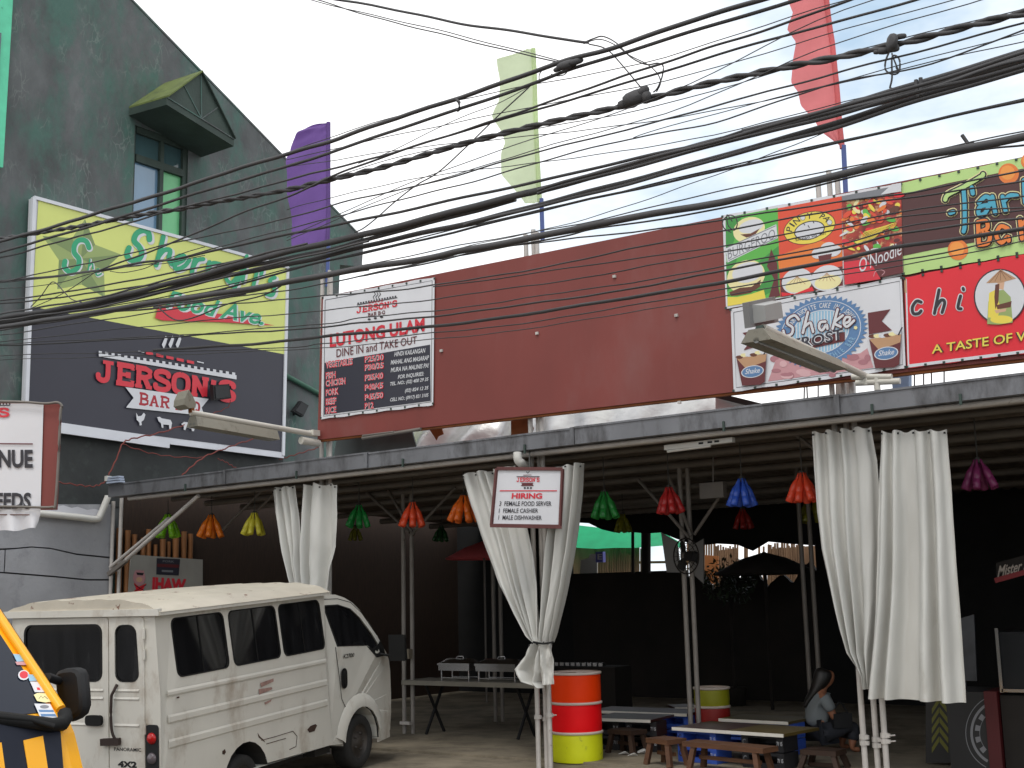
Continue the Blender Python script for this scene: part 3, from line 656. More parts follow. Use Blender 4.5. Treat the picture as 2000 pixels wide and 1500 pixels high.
for k, c in enumerate('CREAMY SMOOTHIE BAR'):
    if c == ' ': continue
    t = R(150-k*7); glyphs(c, .0); hw_ = .075*ASP[c]*.7; a, b = sealp(.80, t+hw_), sealp(.80, t-hw_); cc, dd = sealp(.66, t-hw_), sealp(.66, t+hw_)
    p.T(c, (dd, cc, b, a), pBlueL, .0)
p.E((1671,640), 4, 4, pCream, 5)
Q = ((1532,622),(1668,612),(1662,644),(1526,662))
p.P([(1545,668),(1650,648),(1650,666),(1560,686)], pMaroon)
def script_shake(wd, m):
    for st in ([(1560,624),(1552,616),(1540,622),(1538,632),(1548,640),(1546,652),(1534,656),(1530,646)], [(1578,610),(1568,650)], [(1570,640),(1582,630),(1586,640),(1588,648)], [(1612,628),(1602,630),(1600,640),(1606,645),(1614,634),(1616,642)], [(1636,604),(1626,642)], [(1646,616),(1630,630),(1642,638)], [(1648,632),(1658,628),(1660,620),(1652,620),(1648,630),(1654,638),(1668,626)]): p.S(st, wd, m)
script_shake(8.5, pMaroon); script_shake(5, pWhite)
Q = ((1550,662),(1646,641),(1647,662),(1551,685)); p.T('FROST', Q, pWhite, .06); p.T('FROST', Q, pNavy, .02)
def cup(x, y, s_):
    p.P([(x-30*s_,y-24*s_),(x+34*s_,y-34*s_),(x+30*s_,y+26*s_),(x+20*s_,y+32*s_),(x-18*s_,y+34*s_)], pMaroon)
    p.P([(x-30*s_,y-24*s_),(x+34*s_,y-34*s_),(x+32*s_,y-18*s_),(x-10*s_,y-2*s_)], pTan)
    for k in range(6): p.E((x-24*s_+10*k*s_, y-(26+1.6*k+rr.uniform(0,4))*s_), 8*s_, 4*s_, (pBrown, pCream, pWhite)[k % 3], 8)
    p.S([(x+28*s_,y-32*s_),(x+36*s_,y-48*s_)], 3*s_, pNavy, False)
    p.E((x+4*s_, y+4*s_), 24*s_, 13*s_, pWhite, sk=-.12); p.E((x+4*s_, y+4*s_), 22*s_, 11.5*s_, pBlue, sk=-.12); p.T('Shake', ((x-12*s_,y-1*s_),(x+20*s_,y-5*s_),(x+20*s_,y+6*s_),(x-12*s_,y+10*s_)), pWhite, .01, .3)
cup(1727, 686, .98); cup(1466, 722, .92)
p.build('print', bn)
# --- Tar.. Ban.. banner
q = ((1760,357),(2060,294),(2060,484),(1765,537)); Yb4 = YB-.025
bn = banner('smoothie_banner', 'pale green and brown banner with cartoon lettering and orange discs', q, Yb4, base=pLG)
p = Print(planeY(Yb4))
p.P([(1760,380),(1850,358),(1950,338),(2062,318),(2062,446),(1990,460),(1900,474),(1830,486),(1763,500)], pDkM)
for cx, cy, r in ((1970,339,20),(1871,488,20),(2010,315,16)): p.E((cx, cy), r, r, pOrange); p.E((cx-2, cy-2), r*.7, r*.7, mat('print orange2', rgb(232,150,70,1.08), var=.05))
TT = [([(1846,390),(1852,380),(1880,366),(1916,345),(1920,340)], pLG), ([(1882,372),(1884,400),(1884,440),(1882,452)], pSkyB), ([(1898,366),(1900,378)], pSkyB), ([(1856,416),(1862,414)], pSkyB),
      ([(1912,396),(1925,384),(1934,392),(1924,416),(1912,418),(1914,404),(1934,400)], pSkyB), ([(1938,384),(1944,416)], pSkyB), ([(1958,384),(1964,412)], pSkyB), ([(1962,392),(1972,382),(1986,382)], pSkyB), ([(2000,352),(2004,400),(2020,350)], pSkyB)]
BB = [([(1910,434),(1912,476)], pOrange), ([(1910,434),(1926,432),(1928,446),(1912,454),(1932,456),(1930,474),(1912,478)], pOrange), ([(1968,446),(1954,442),(1946,460),(1956,474),(1968,462),(1970,470)], pOrange), ([(1992,428),(1996,466)], pOrange), ([(1994,440),(2010,430),(2016,462)], pOrange)]
for wd, m in ((17, pCream), (13.5, pBlack), (8, None)):
    for st, c in TT+BB: p.S(st, wd, m or c)
p.build('print', bn)
# --- chi banner
q = ((1766,542),(2060,484),(2060,683),(1772,719)); Yb5 = YB-.03
bn = banner('restaurant_banner', 'red banner with spaced white edged letters and a woman in a conical hat', q, Yb5, base=pHot)
p = Print(planeY(Yb5))
p.many([[(1768,546),(1771,545),(1776,715),(1773,716)], [(1773,712),(2060,676),(2060,682),(1773,718)]], pWhite)
p.P([(1766,545),(1770,544),(1771,572),(1767,572)], pTan)
CH = ([[(1799,590),(1790,588),(1782,600),(1784,612),(1794,612),(1799,607)]], [[(1834,566),(1825,612)], [(1828,600),(1838,586),(1845,590),(1840,610)]], [[(1876,578),(1871,600),(1877,603)], [(1881,563),(1882,566)]])
for wd, m in ((10, pWhite), (6, pBlack)):
    for gl_ in CH:
        for st in gl_: p.S(st, wd, m)
p.E((1953,579), 51, 54, pBlack, 36); p.E((1953,579), 48.5, 51.5, pWhite, 36)
p.P([(1928,633),(1930,590),(1940,568),(1960,566),(1974,580),(1978,630),(1950,634)], pOlive); p.P([(1930,604),(1932,572),(1944,566),(1954,600),(1948,622),(1930,620)], pYellow)
p.E((1956,624), 22, 8, pYellow); p.P([(1948,552),(1962,550),(1960,566),(1950,564)], pSkin); p.P([(1944,556),(1952,554),(1950,590),(1944,604),(1942,580)], pBrown)
p.P([(1946,596),(1976,588),(1974,600),(1948,604)], pBrown); p.P([(1942,606),(1966,602),(1964,608),(1946,612)], pSkin)
p.P([(1926,553),(1954,526),(1985,544),(1955,552)], pTan)
for k in range(5): p.S([(1954,528),(1932+11*k,552-2*k)], .7, pBrown, False)
for wd, m in ((.05, pBlack), (.012, pYellow)): p.T('A TASTE OF V', ((1820,674),(2004,646),(2004,665),(1820,691)), m, wd)
p.build('print', bn)

# ================================================================== big sign on the green wall
XS = XW+.16
sg = thing('wall_sign', 'large lime and black restaurant sign in white frame on green wall', 'sign', PX(300, 850, XS))
plS = planeX(XS)
mb = MB(); mb.prism([PX(x, y, XS-.005) for x, y in ((66,386),(562,522),(553,890),(50,826))], V((-.12, 0, 0))); part(mb, 'sign_panel', pWhite, sg)
mWF = paint('white sign frame', 206, 208, 214)
mb = MB()
for a, b, wd in (((66,386),(49.5,822),.055),((66,386),(562,522),.05),((561,522),(552,890),.06)): mb.bar(PX(*a, XS), PX(*b, XS), wd, .05, up=(1,0,0))
mb.bar(PX(49,826,XS), PX(330,866,XS), .15, .04, up=(1,0,0)); mb.bar(PX(330,862,XS-.01), PX(553,890,XS-.01), .09, .04, up=(1,0,0)); part(mb, 'sign_frame', mWF, sg)
p = Print(plS)
p.P([(75,390),(559,525),(556,692),(63,599)], pLime); p.P([(63,599),(556,692),(551,883),(54,819)], pNavy)
star = [(166,428),(186,478),(236,497),(203,528),(205,581),(160,556),(112,565),(115,508),(83,461),(141,465)]
p.P(star, pOlive)
for i in range(0, 10, 2): p.P([star[i], star[(i+1) % 10], (158, 505)], pOlive2)
def both(strokes, wd, m=pTeal, o=3, wh=pWhite, dx=1.2, dy=1.6):
    for st in strokes: p.S([(a+dx, b+dy) for a, b in st], [q_+o for q_ in wd] if isinstance(wd, list) else wd+o, wh)
    for st in strokes: p.S(st, wd, m)
both([[(174,484),(168,471),(155,469),(146,478),(145,493),(154,506),(152,522),(138,531),(126,522),(127,510)]], 10)
both([[(176,506),(172,528)], [(174,520),(180,514),(182,526)], [(186,532),(194,531),(192,525),(187,530),(190,538),(199,534)]], 3, o=2)
both([[(292,468),(290,455),(280,450),(267,456),(262,470),(272,482),(277,495),(270,507),(256,508),(248,498),(252,484)]], 11, dx=3, dy=3)
both([[(319,462),(313,488),(305,518)], [(309,502),(320,489),(332,489),(330,505),(336,516)]], 9.5, dx=3, dy=3)
both([[(345,515),(358,508),(360,500),(350,500),(342,512),(344,525),(360,520),(370,508)], [(381,506),(377,520),(375,533)], [(378,520),(386,508),(397,506)], [(409,512),(405,536)], [(406,524),(416,514),(430,516)]], 8.5, dx=2.5, dy=3)
both([[(446,528),(442,544),(452,552),(464,540),(472,530)], [(470,534),(462,556),(450,572),(440,568)], [(482,500),(474,548)], [(502,530),(494,562)], [(512,528),(510,536)], [(537,542),(527,548),(536,562),(532,576),(520,574)]], 7.5, dx=2.5, dy=3)
p.P([(310,596),(345,600),(430,613),(537,636),(430,629),(318,626),(303,621)], pRed)
p.T('Food Ave.', ((329,566),(520,606),(514,636),(322,602)), pWhite, .07, .25, dx=1.5, dy=2); p.T('Food Ave.', ((329,566),(520,606),(514,636),(322,602)), pTeal, .025, .25)
for cx in (324, 337, 351): p.P([(cx-4,681),(cx-8,673),(cx-3,662),(cx,655),(cx+3,662),(cx,672)], pWhite)
p.many([[(285+k*20,686+k*4.2),(299+k*20,689+k*4.2),(299+k*20,694.5+k*4.2),(285+k*20,691.5+k*4.2)] for k in range(5)], pRed)
p.many(ribbon([(270,686),(282,688)], 2)+ribbon([(385,706),(398,709)], 2), pWhite)
p.many([[(193,690),(462,733),(462,741),(193,696)]]+[[(193+k*12.4,690.5+k*1.985),(199+k*12.4,691.5+k*1.985),(199+k*12.4,686.2+k*1.985),(193+k*12.4,685.2+k*1.985)] for k in range(22)], pWhite)
p.slab("JERSON'S", ((189,702),(463,748),(461,786),(187,743)), pRed, .26)
p.P([(245,756),(408,779),(394,796),(399,812),(246,796),(261,777)], pWhite)
p.slab("BAR B-Q", ((271,766),(392,786),(391,806),(270,790)), mat('print dark red', rgb(165,40,52,1.08), var=.04), .2)
p.P([(266,806),(270,813),(276,812),(281,806),(284,810),(281,820),(276,824),(277,830),(273,831),(272,825),(267,820)], pWhite)
p.P([(307,815),(312,814),(316,817),(333,820),(336,826),(334,838),(331,838),(330,830),(319,829),(319,836),(316,835),(314,826),(310,823)], pWhite)
p.P([(354,828),(360,824),(374,826),(381,832),(379,842),(375,842),(374,837),(364,835),(362,840),(359,839),(359,833)], pWhite)
p.build('print', sg)
# ================================================================== feather flags on the posts
def flag(name, label, cloth_px, pole_px, col, Yf, tr=.45):
    o = thing(name, label, 'flag', PY(pole_px[-1][0], pole_px[-1][1], Yf))
    m = mat(name+' cloth '+label[:8], col, rough=.7, var=.12, scale=1.5, bump=.6, bscale=2.2, transl=tr, stretch=(1,1,1.5))
    mb = MB(); n = len(cloth_px)
    def fn(u, v):
        i = min(int(v*(n-1)), n-2); t = v*(n-1)-i
        xa_, ya_, xb_, yb_ = [cloth_px[i][k]*(1-t)+cloth_px[i+1][k]*t for k in range(4)]
        P = PY(xa_+(xb_-xa_)*u, ya_+(yb_-ya_)*u, Yf)
        P.y += (1-u)*(.022*math.sin(v*16+u*2)+.012*math.sin(v*37+u*6))+.007*math.sin(u*15+v*30)
        return P
    mb.grid(fn, 12, 64); part(mb, 'cloth', m, o)
    mb = MB(); mb.tube([PY(cloth_px[-1][2]+.5, cloth_px[-1][3]-6, Yf), PY(pole_px[-1][0], pole_px[-1][1], Yf)], .026, 8); part(mb, 'pole', mat('blue flag pole', rgb(70,88,146,1.0), rough=.4, var=.1), o)
    mb = MB(); mb.tube([PY(x-1.5, y, Yf+.004) for x, y in [(c[2], c[3]) for c in cloth_px]], .028, 8); part(mb, 'sleeve', m, o)
    return o
flag('feather_flag', 'purple curved-top flag standing before the dark green wall', [(641,239,643,239),(619,241,643,243),(600,248,643,250),(584,259,643,261),(572,274,643,276),(565,290,643,292),(561,308,643,308),(561,335,643,335),(562,380,643,380),(566,430,643,430),(572,484,641,480)], [(643,238),(643,400),(639,560)], rgb(112,82,148,1.25), 11.56, .4)
flag('feather_flag', 'pale green ragged flag flying above the blank maroon board', [(1030,95,1043,95),(968,113,1044,112),(975,150,1046,150),(976,200,1047,200),(961,229,1048,229),(979,258,1049,258),(984,278,1050,278),(981,302,1051,302),(979,340,1053,340),(1004,369,1054,366),(1022,396,1056,392),(1040,398,1057,394)], [(1043,93),(1050,280),(1060,470)], rgb(216,228,192,1.1), 11.56, .6)
flag('feather_flag', 'red ragged flag flying above the food banners', [(1560,-95,1607,-95),(1538,-60,1610,-60),(1542,-25,1613,-25),(1538,0,1616,0),(1551,28,1619,28),(1538,58,1623,58),(1554,82,1627,82),(1546,122,1631,122),(1544,160,1635,160),(1561,182,1637,182),(1564,206,1639,206),(1592,236,1641,236),(1602,256,1643,256),(1640,284,1646,283),(1646,290,1647,290)], [(1606,-100),(1628,90),(1647,285),(1652,380)], rgb(222,128,130,1.1), 11.6, .5)

# ================================================================== lamps reaching out over the signs
mLamp = paint('grey lamp metal', 128, 124, 112, rough=.5, stain=rgb(92,80,66), stain_at=(.55,.75), stain_scale=9)
mLampL = paint('pale lamp metal', 190, 186, 176, rough=.45)
mLens = mat('lamp lens', rgb(120,122,122,1.2), rough=.15, var=.1)
Xl = PY(619, 852, 11.36).x
lp = thing('sign_lamp', 'long grey tube lamp on white arm sticking out before the black sign', 'lamp', PX(618, 852, Xl))
mb = MB(); mb.tube([PX(618, 849, Xl), PX(372, 806, Xl)], .035, 8); part(mb, 'arm', mLampL, lp)
mb = MB(); mb.box(PX(612, 846, Xl), (.12,.12,.07)); mb.tube([PX(622, 866, Xl), PX(588, 860, Xl)], .05, 8); part(mb, 'arm_bracket', mLampL, lp)
a, b = PX(376, 818, Xl), PX(536, 846, Xl)
mb = MB(); d_ = (b-a).normalized(); sidev = V((1,0,0)); upv = sidev.cross(d_).normalized()
if upv.z < 0: upv = -upv
def trough(t): 
    c = a.lerp(b, t); return [c+sidev*x+upv*z for x, z in ((-.1,-.09),(-.05,.03),(.05,.03),(.1,-.09))]
mb.hexa(trough(0), trough(1)); part(mb, 'reflector', mLamp, lp)
mb = MB(); mb.tube([a-upv*.07+sidev*.03, b-upv*.07+sidev*.03], .024, 8); mb.tube([a-upv*.07-sidev*.03, b-upv*.07-sidev*.03], .024, 8); part(mb, 'lamp_tube', mLens, lp)
h_ = PX(374, 782, Xl); mb = MB(); mb.prism([PX(x, y, Xl+.12) for x, y in ((369,761),(361,778),(360,790),(370,797),(382,796),(383,788),(376,772))], V((-.22,.03,0))); part(mb, 'flood_head', mLamp, lp)
mb = MB(); mb.bar(h_+V((0,0,-.08)), PX(374, 806, Xl), .05, .05); part(mb, 'head_bracket', mRust, lp)
Xr = PY(1692, 736, 11.36).x
lp = thing('sign_lamp', 'grey floodlight and long underslung lamp on pipe before the smoothie banner', 'lamp', PX(1692, 735, Xr))
mb = MB(); mb.tube([PX(1694, 736, Xr), PX(1490, 640, Xr)], .033, 8); part(mb, 'arm', mLampL, lp)
mb = MB()
for (x0,y0,x1,y1) in ((1664,736,1742,736),(1672,748,1758,744),(1690,732,1692,752),(1712,735,1714,762)): mb.tube([PY(x0,y0,11.3), PY(x1,y1,11.3)], .03, 7)
part(mb, 'arm_bracket', mLampL, lp)
a, b = PX(1476, 652, Xr), PX(1628, 712, Xr); d_ = (b-a).normalized(); upv = V((1,0,0)).cross(d_).normalized()
if upv.z < 0: upv = -upv
mb = MB()
mb.hexa([a+V((x,0,0))+upv*z for x, z in ((-.13,-.06),(-.06,.04),(.06,.04),(.13,-.06))], [b+V((x,0,0))+upv*z for x, z in ((-.13,-.06),(-.06,.04),(.06,.04),(.13,-.06))]); part(mb, 'reflector', mLamp, lp)
mb = MB(); mb.tube([a-upv*.05, b-upv*.05], .025, 8); part(mb, 'lamp_tube', mLens, lp)
mG = paint('grey cast lamp', 118, 118, 118, rough=.45)
hc = PX(1490, 611, Xr); fr_ = [PX(1461,590,Xr-.05), PX(1514,579,Xr-.05), PX(1521,629,Xr-.05), PX(1466,640,Xr-.05)]
mb = MB(); mb.prism(fr_, V((-.05,0,0))); flh = part(mb, 'flood_head', mG, lp)
mb = MB(); cc = sum(fr_, V())/4; inner = [cc.lerp(q, .74)+V((-.004,0,0)) for q in fr_]; outer_ = [cc.lerp(q, .62)+V((.09,0,-.01)) for q in fr_]; mb.hexa(inner, outer_); part(mb, 'lamp_housing', paint('light grey cast', 150,150,148), flh)
mb = MB(); mb.bar(PX(1486,640,Xr), PX(1484,650,Xr), .06, .06); part(mb, 'head_bracket', mGreenD, lp)
# two black floodlights on the wall side
mBlk = mat('black plastic', (.014,.014,.015), rough=.55, var=.1, spec=.3); mLensD = mat('dark lens', (.015,.016,.018), rough=.3, var=.1, spec=.3)
def blackflood(px, X, label):
    o = thing('floodlight', label, 'floodlight', PX(sum(a for a, b in px)/len(px), sum(b for a, b in px)/len(px), X)); f = [PX(x, y, X) for x, y in px]; c = sum(f, V())/len(f)
    mb = MB(); mb.prism(f, V((-.08,0,0))); part(mb, 'housing', mBlk, o)
    mb = MB(); mb.prism([c.lerp(q, .8)+V((.012,0,0)) for q in f], V((-.012,0,0))); part(mb, 'lens', mLensD, o)
    mb = MB(); mb.bar(c, c+V((-.25,0,-.1)), .04, .04); part(mb, 'bracket', mBlk, o)
blackflood([(416,752),(448,750),(452,778),(418,782)], XS+.2, "small black floodlight in front of the red restaurant name on the black sign")
blackflood([(588,783),(603,792),(592,814),(573,803)], XW+.2, 'black floodlight tilted on the green wall between sign and menu banner')

# ================================================================== white vinyl curtains tied at the posts
mCurt = mat('white vinyl', rgb(200, 199, 194, 1.1), rough=.38, var=.05, scale=1.2, bump=.22, bscale=4, transl=.10, stain=rgb(160,152,138), stain_at=(.62,.85), stain_scale=1.6, stretch=(2,2,.5))
def curtain(name, label, rows, Yc, folds, amp, parent=None, seed=0, extra=None):
    rr = random.Random(seed); n = len(rows)
    ph = [rr.uniform(0, 6.28) for _ in range(6)]; wd = [rr.uniform(.7, 1.5) for _ in range(int(folds)+3)]
    cum = [0]
    for q_ in wd: cum.append(cum[-1]+q_)
    wa_, wb_ = rr.uniform(.03,.08), rr.uniform(.02,.04)
    warp = lambda u: u+wa_*math.sin(2*math.pi*u+ph[4])+wb_*math.sin(4*math.pi*u+ph[5])-wa_*math.sin(ph[4])*(1-u)-wb_*math.sin(ph[5])*(1-u)
    def fold(s_):
        s_ = max(0, min(len(wd)-1.001, folds*warp(s_/folds)))
        i = int(s_) % len(wd); t = s_-int(s_)
        k = wd[i]; return k*(abs(math.sin(math.pi*t))**.6)*(1 if i % 2 else -1)*.66
    mb = MB()
    def fn(u, v):
        i = min(int(v*(n-1)), n-2); t = v*(n-1)-i; t2 = t
        xa_, ya_, xb_, yb_ = [rows[i][k]*(1-t2)+rows[i+1][k]*t2 for k in range(4)]
        sag = 0
        x = xa_+(xb_-xa_)*u; y = ya_+(yb_-ya_)*u
        if v < .02: y += 2.5*math.sin(u*folds*3.1+ph[0])
        P = PY(x, y, Yc)
        a_ = 2.3*amp*(.75+.35*math.sin(v*3+ph[1]))
        P.y += a_*fold(u*folds+.25*math.sin(v*4+ph[2])*(1-u))+.012*math.sin(v*9+u*5+ph[3])+.004*math.sin(v*31+u*11)*math.sin(u*23+v*3)
        if extra: P.y += extra(u, v)
        return P
    nu = max(30, int(folds*12)); mb.grid(fn, nu, 48)
    if parent is None:
        parent = thing(name, label, 'curtain', PY(rows[-1][0], rows[-1][1], Yc))
    part(mb, 'cloth', mCurt, parent)
    mb = MB()
    for k in range(5):
        P = fn(k/4*.94+.03, .012); mb.box(P+V((0,-.022,0)), (.018,.008,.018))
    part(mb, 'eyelet', mBlk, parent, kind='stuff')
    return parent
curtain('curtain', 'narrow gathered white curtain left of a pair behind the van', [(532,956,574,949),(538,1000,580,1000),(549,1060,586,1060),(560,1105,590,1105),(572,1142,596,1142),(600,1200,622,1200),(622,1290,640,1290)], 11.4, 5, .05, seed=1)
curtain('curtain', 'wide white curtain right of a pair behind the van', [(595,945,665,946),(595,1000,665,1000),(595,1060,664,1068),(596,1110,655,1110),(597,1150,650,1160),(606,1200,644,1200),(622,1290,641,1290)], 11.36, 5, .05, seed=2)
cl_ = curtain('curtain', 'white curtain left of the hiring sign tied to the centre post', [(907,926,1010,912),(920,980,1026,970),(935,1032,1034,1028),(953,1085,1044,1085),(974,1140,1050,1140),(1002,1195,1052,1195),(1030,1243,1055,1243),(1043,1255,1058,1255)], 11.36, 9, .05, seed=3)
mb = MB()
curtain(None, None, [(1043,1256,1062,1256),(1034,1280,1060,1284),(1012,1306,1060,1312),(1024,1330,1052,1332),(1046,1336,1060,1344)], 11.33, 3, .05, parent=cl_, seed=8)
cr_ = curtain('curtain', 'white curtain right of the hiring sign tied to the centre post', [(1086,915,1141,905),(1082,970,1136,960),(1078,1030,1127,1030),(1070,1085,1119,1090),(1064,1140,1110,1145),(1059,1195,1097,1200),(1057,1240,1084,1243),(1057,1255,1080,1255)], 11.34, 6, .05, seed=4)
curtain(None, None, [(1058,1256,1080,1256),(1058,1280,1084,1282),(1056,1305,1085,1310),(1058,1338,1085,1336)], 11.31, 2.5, .04, parent=cr_, seed=9)
mb = MB(); tp = [PY(1042,1254,11.22), PY(1061,1257,11.2), PY(1081,1254,11.22)]; mb.tube(smooth_path(tp), .012, 6); tie = mb.build('curtain_tie', mBlk); tag(tie, 'dark cord tied round the gathered curtains at the centre post', 'cord')
curtain('curtain', 'white curtain tapering to the right post, beside the long hanging one', [(1586,845,1700,834),(1590,920,1712,900),(1595,1000,1716,985),(1606,1073,1716,1073),(1627,1162,1713,1162),(1645,1235,1708,1235),(1657,1275,1704,1275),(1685,1318,1702,1322),(1690,1345,1702,1345)], 11.4, 8, .05, seed=5)
curtain('curtain', 'long loose white curtain hanging untied at the right', [(1721,843,1847,840),(1718,930,1854,930),(1716,1020,1860,1020),(1713,1110,1866,1110),(1709,1200,1872,1200),(1704,1290,1877,1290),(1701,1364,1883,1374)], 11.3, 8, .05, seed=6)

# ================================================================== hanging lamps made of plastic bottles
BOT = [(.0,.30),(.012,.30),(.013,.262),(.016,.235),(.030,.195),(.037,.165),(.037,.10),(.034,.095),(.037,.09),(.038,.006),(.031,0),(0,0)]
mbb = MB(); mbb.lathe([(r, -.30+z) for r, z in BOT], n=12)
_bo = mbb.build('bottle', None or mat('bottle', rgb(120,200,60), var=0)); BME = _bo.data; bpy.data.objects.remove(_bo)
mCord = mat('lamp cord', (.05,.05,.045), rough=.7, var=0)
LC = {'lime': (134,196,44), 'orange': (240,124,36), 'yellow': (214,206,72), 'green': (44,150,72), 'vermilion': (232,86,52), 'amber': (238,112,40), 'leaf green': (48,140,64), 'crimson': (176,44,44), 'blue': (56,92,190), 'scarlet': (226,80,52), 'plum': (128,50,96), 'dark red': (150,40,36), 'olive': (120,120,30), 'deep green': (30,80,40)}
def bottle_lamp(px, ytop, ybot, cname, label, Y, tint=1.25, seed=0):
    rr = random.Random(seed); m = mat('bottle '+cname, rgb(*LC[cname], tint), rough=.22, var=.05, scale=9, transl=.3)
    top = PY(px, ytop, Y); bot = PY(px, ybot, Y); s_ = (top.z-bot.z)/.30
    o = thing('bottle_lamp', label, 'lamp', top, group='plastic bottle lamps hanging under the canopy')
    rz_ = rr.uniform(0, 1)
    for k in range(6):
        b = bpy.data.objects.new('bottle', BME); COL.objects.link(b); b.parent = o
        a_ = rz_+k*math.pi/3+rr.uniform(-.15,.15); tilt = R(22+rr.uniform(-5, 4))
        b.matrix_local = Matrix.Rotation(a_, 4, 'Z') @ Matrix.Translation((.028*s_, 0, 0)) @ Matrix.Rotation(-tilt, 4, 'Y') @ Matrix.Scale(s_*1.04, 4)
        b.material_slots[0].link = 'OBJECT'; b.material_slots[0].material = m; WM[b] = WM[o]
    mb = MB(); zt = gz(top.x)-.1-(Y-YG)*.03-.1
    mb.tube([top+V((0,0,-.03)), V((top.x, top.y, max(zt, top.z+.1)))], .006, 5); mb.lathe([(0,.03),(.03,.02),(.036,-.03),(0,-.035)], top, 10); part(mb, 'cord', mCord, o)
LAMPS = [(328,1005,1051,'lime','lime green bottle lamp behind the diagonal brace',11.9),(413,1006,1051,'orange','orange bottle lamp second from the left',11.9),(497,1002,1046,'yellow','yellow bottle lamp just left of the curtains behind the van',11.9),
 (701,987,1031,'green','green bottle lamp just right of the curtains behind the van',12.1),(806,981,1030,'vermilion','red orange bottle lamp in front of the braced inner post',12.1),(906,968,1021,'amber','orange bottle lamp half hidden by the curtain left of the hiring sign',12.1),
 (1180,961,1014,'leaf green','green bottle lamp just right of the hiring sign curtains',12.1),(1306,952,1004,'crimson','dark red bottle lamp before the post with the wall fan',12.2),(1448,935,990,'blue','blue bottle lamp, the only blue one',12.1),
 (1566,924,982,'scarlet','red orange bottle lamp half hidden by the right curtain',12.1),(1909,898,958,'plum','purple bottle lamp at the far right',12.1)]
for k, l in enumerate(LAMPS): bottle_lamp(*l[:5], l[5], seed=k)
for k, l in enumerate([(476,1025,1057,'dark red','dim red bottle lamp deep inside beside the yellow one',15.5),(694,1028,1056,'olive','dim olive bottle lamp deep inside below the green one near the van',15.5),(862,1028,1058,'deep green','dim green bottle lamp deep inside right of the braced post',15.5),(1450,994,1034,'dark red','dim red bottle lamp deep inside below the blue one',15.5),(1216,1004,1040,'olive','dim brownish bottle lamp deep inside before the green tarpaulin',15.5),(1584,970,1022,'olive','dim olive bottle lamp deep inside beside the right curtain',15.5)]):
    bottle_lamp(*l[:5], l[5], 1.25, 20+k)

# ================================================================== fluorescent batten, light boxes under the roof
fx = thing('tube_light', 'unlit white fluorescent batten under the gutter right of the hiring sign', 'light', PY(1366, 868, 11.5))
mb = MB(); a, b = PY(1300, 875, 11.45), PY(1433, 859, 11.45); mb.bar(a, b, .07, .05); part(mb, 'housing', mPVC, fx)
mb = MB(); mb.tube([a+V((.03,-.02,-.04)), b+V((-.25,-.02,-.04))], .016, 8); part(mb, 'lamp_tube', mPVC, fx)
mb = MB()
for t in (.55, .68, .78): mb.box(a.lerp(b, t)+V((0,-.037,0)), (.05,.006,.02))
part(mb, 'slot', mBlk, fx)
bx = thing('junction_box', 'pale grey box hanging under the roof between the red and blue bottle lamps', 'box', PY(1393, 958, 13))
mb = MB(); mb.box(PY(1393, 958, 13), (.3,.1,.18)); part(mb, 'case', mPipeD, bx); mb = MB(); mb.tube([PY(1393, 943, 13), PY(1393, 880, 13)], .012, 6); part(mb, 'hanger', mPipeD, bx)
mb = MB(); 
bl_ = thing('ballast', 'small striped pale blue ballast box on the left end of the gutter', 'ballast', PY(225, 938, YG-.05))
mb = MB(); c = PY(226, 937, YG-.03)
for k in range(3): mb.box(c+V((0,0,-.035+.035*k)), (.3-.03*k,.09,.024))
part(mb, 'case', paint('pale blue metal', 150,160,178), bl_); mb = MB(); mb.box(c+V((-.17,0,.03)), (.06,.08,.07)); part(mb, 'plug', mPVC, bl_)
# red wires round the sign
mRW = mat('dull red wire', rgb(118, 48, 40, .9), rough=.6, var=.1)
def rwire(label, px, Yf, r=.012):
    mb = MB(); mb.tube([q+V((0, 0, .012*math.sin(i*1.9))) for i, q in enumerate(smooth_path([Yf(x, y) for x, y in px]))], r*.8, 5); o = mb.build('red_wire', mRW); tag(o, label, 'wire', 'red wires around the signs'); return o
fa_ = lambda x, y: PX(x, y, XS+.1) if x < 560 else PY(x, y, 11.3)
fb_ = lambda x, y: PY(x, y, 11.1)
rwire('red wire drooping from the small sign to the striped ballast box', [(112,942),(150,947),(180,950),(200,944),(212,932)], lambda x, y: PX(x, y, XW+.3))
rwire('red wire rising from the ballast box to the lamp tip', [(212,928),(228,895),(240,866),(262,856),(310,846),(360,830)], lambda x, y: PX(x, y, XS+.25), .014)
rwire('red wire running from the arm lamp down past the sign bottom corner', [(536,846),(480,862),(440,876),(400,892),(370,915),(350,935)], lambda x, y: PX(x, y, XS+.3), .014)
rwire('thin red wire sagging under the white sign frame', [(240,868),(290,884),(340,892),(400,894)], lambda x, y: PX(x, y, XS+.12), .009)
rwire('red wire from the black floodlight down behind the arm lamp', [(450,782),(445,795),(415,808),(385,815)], lambda x, y: PX(x, y, XS+.15), .009)
rwire('short red wire from the sign corner to the maroon board', [(545,898),(560,893),(590,884),(622,874)], lambda x, y: PX(x, y, XW+.1), .012)
rwire('short red wire hanging onto the gutter below the sign', [(425,896),(440,902),(455,911),(468,918)], lambda x, y: PX(x, y, XW+.5), .009)

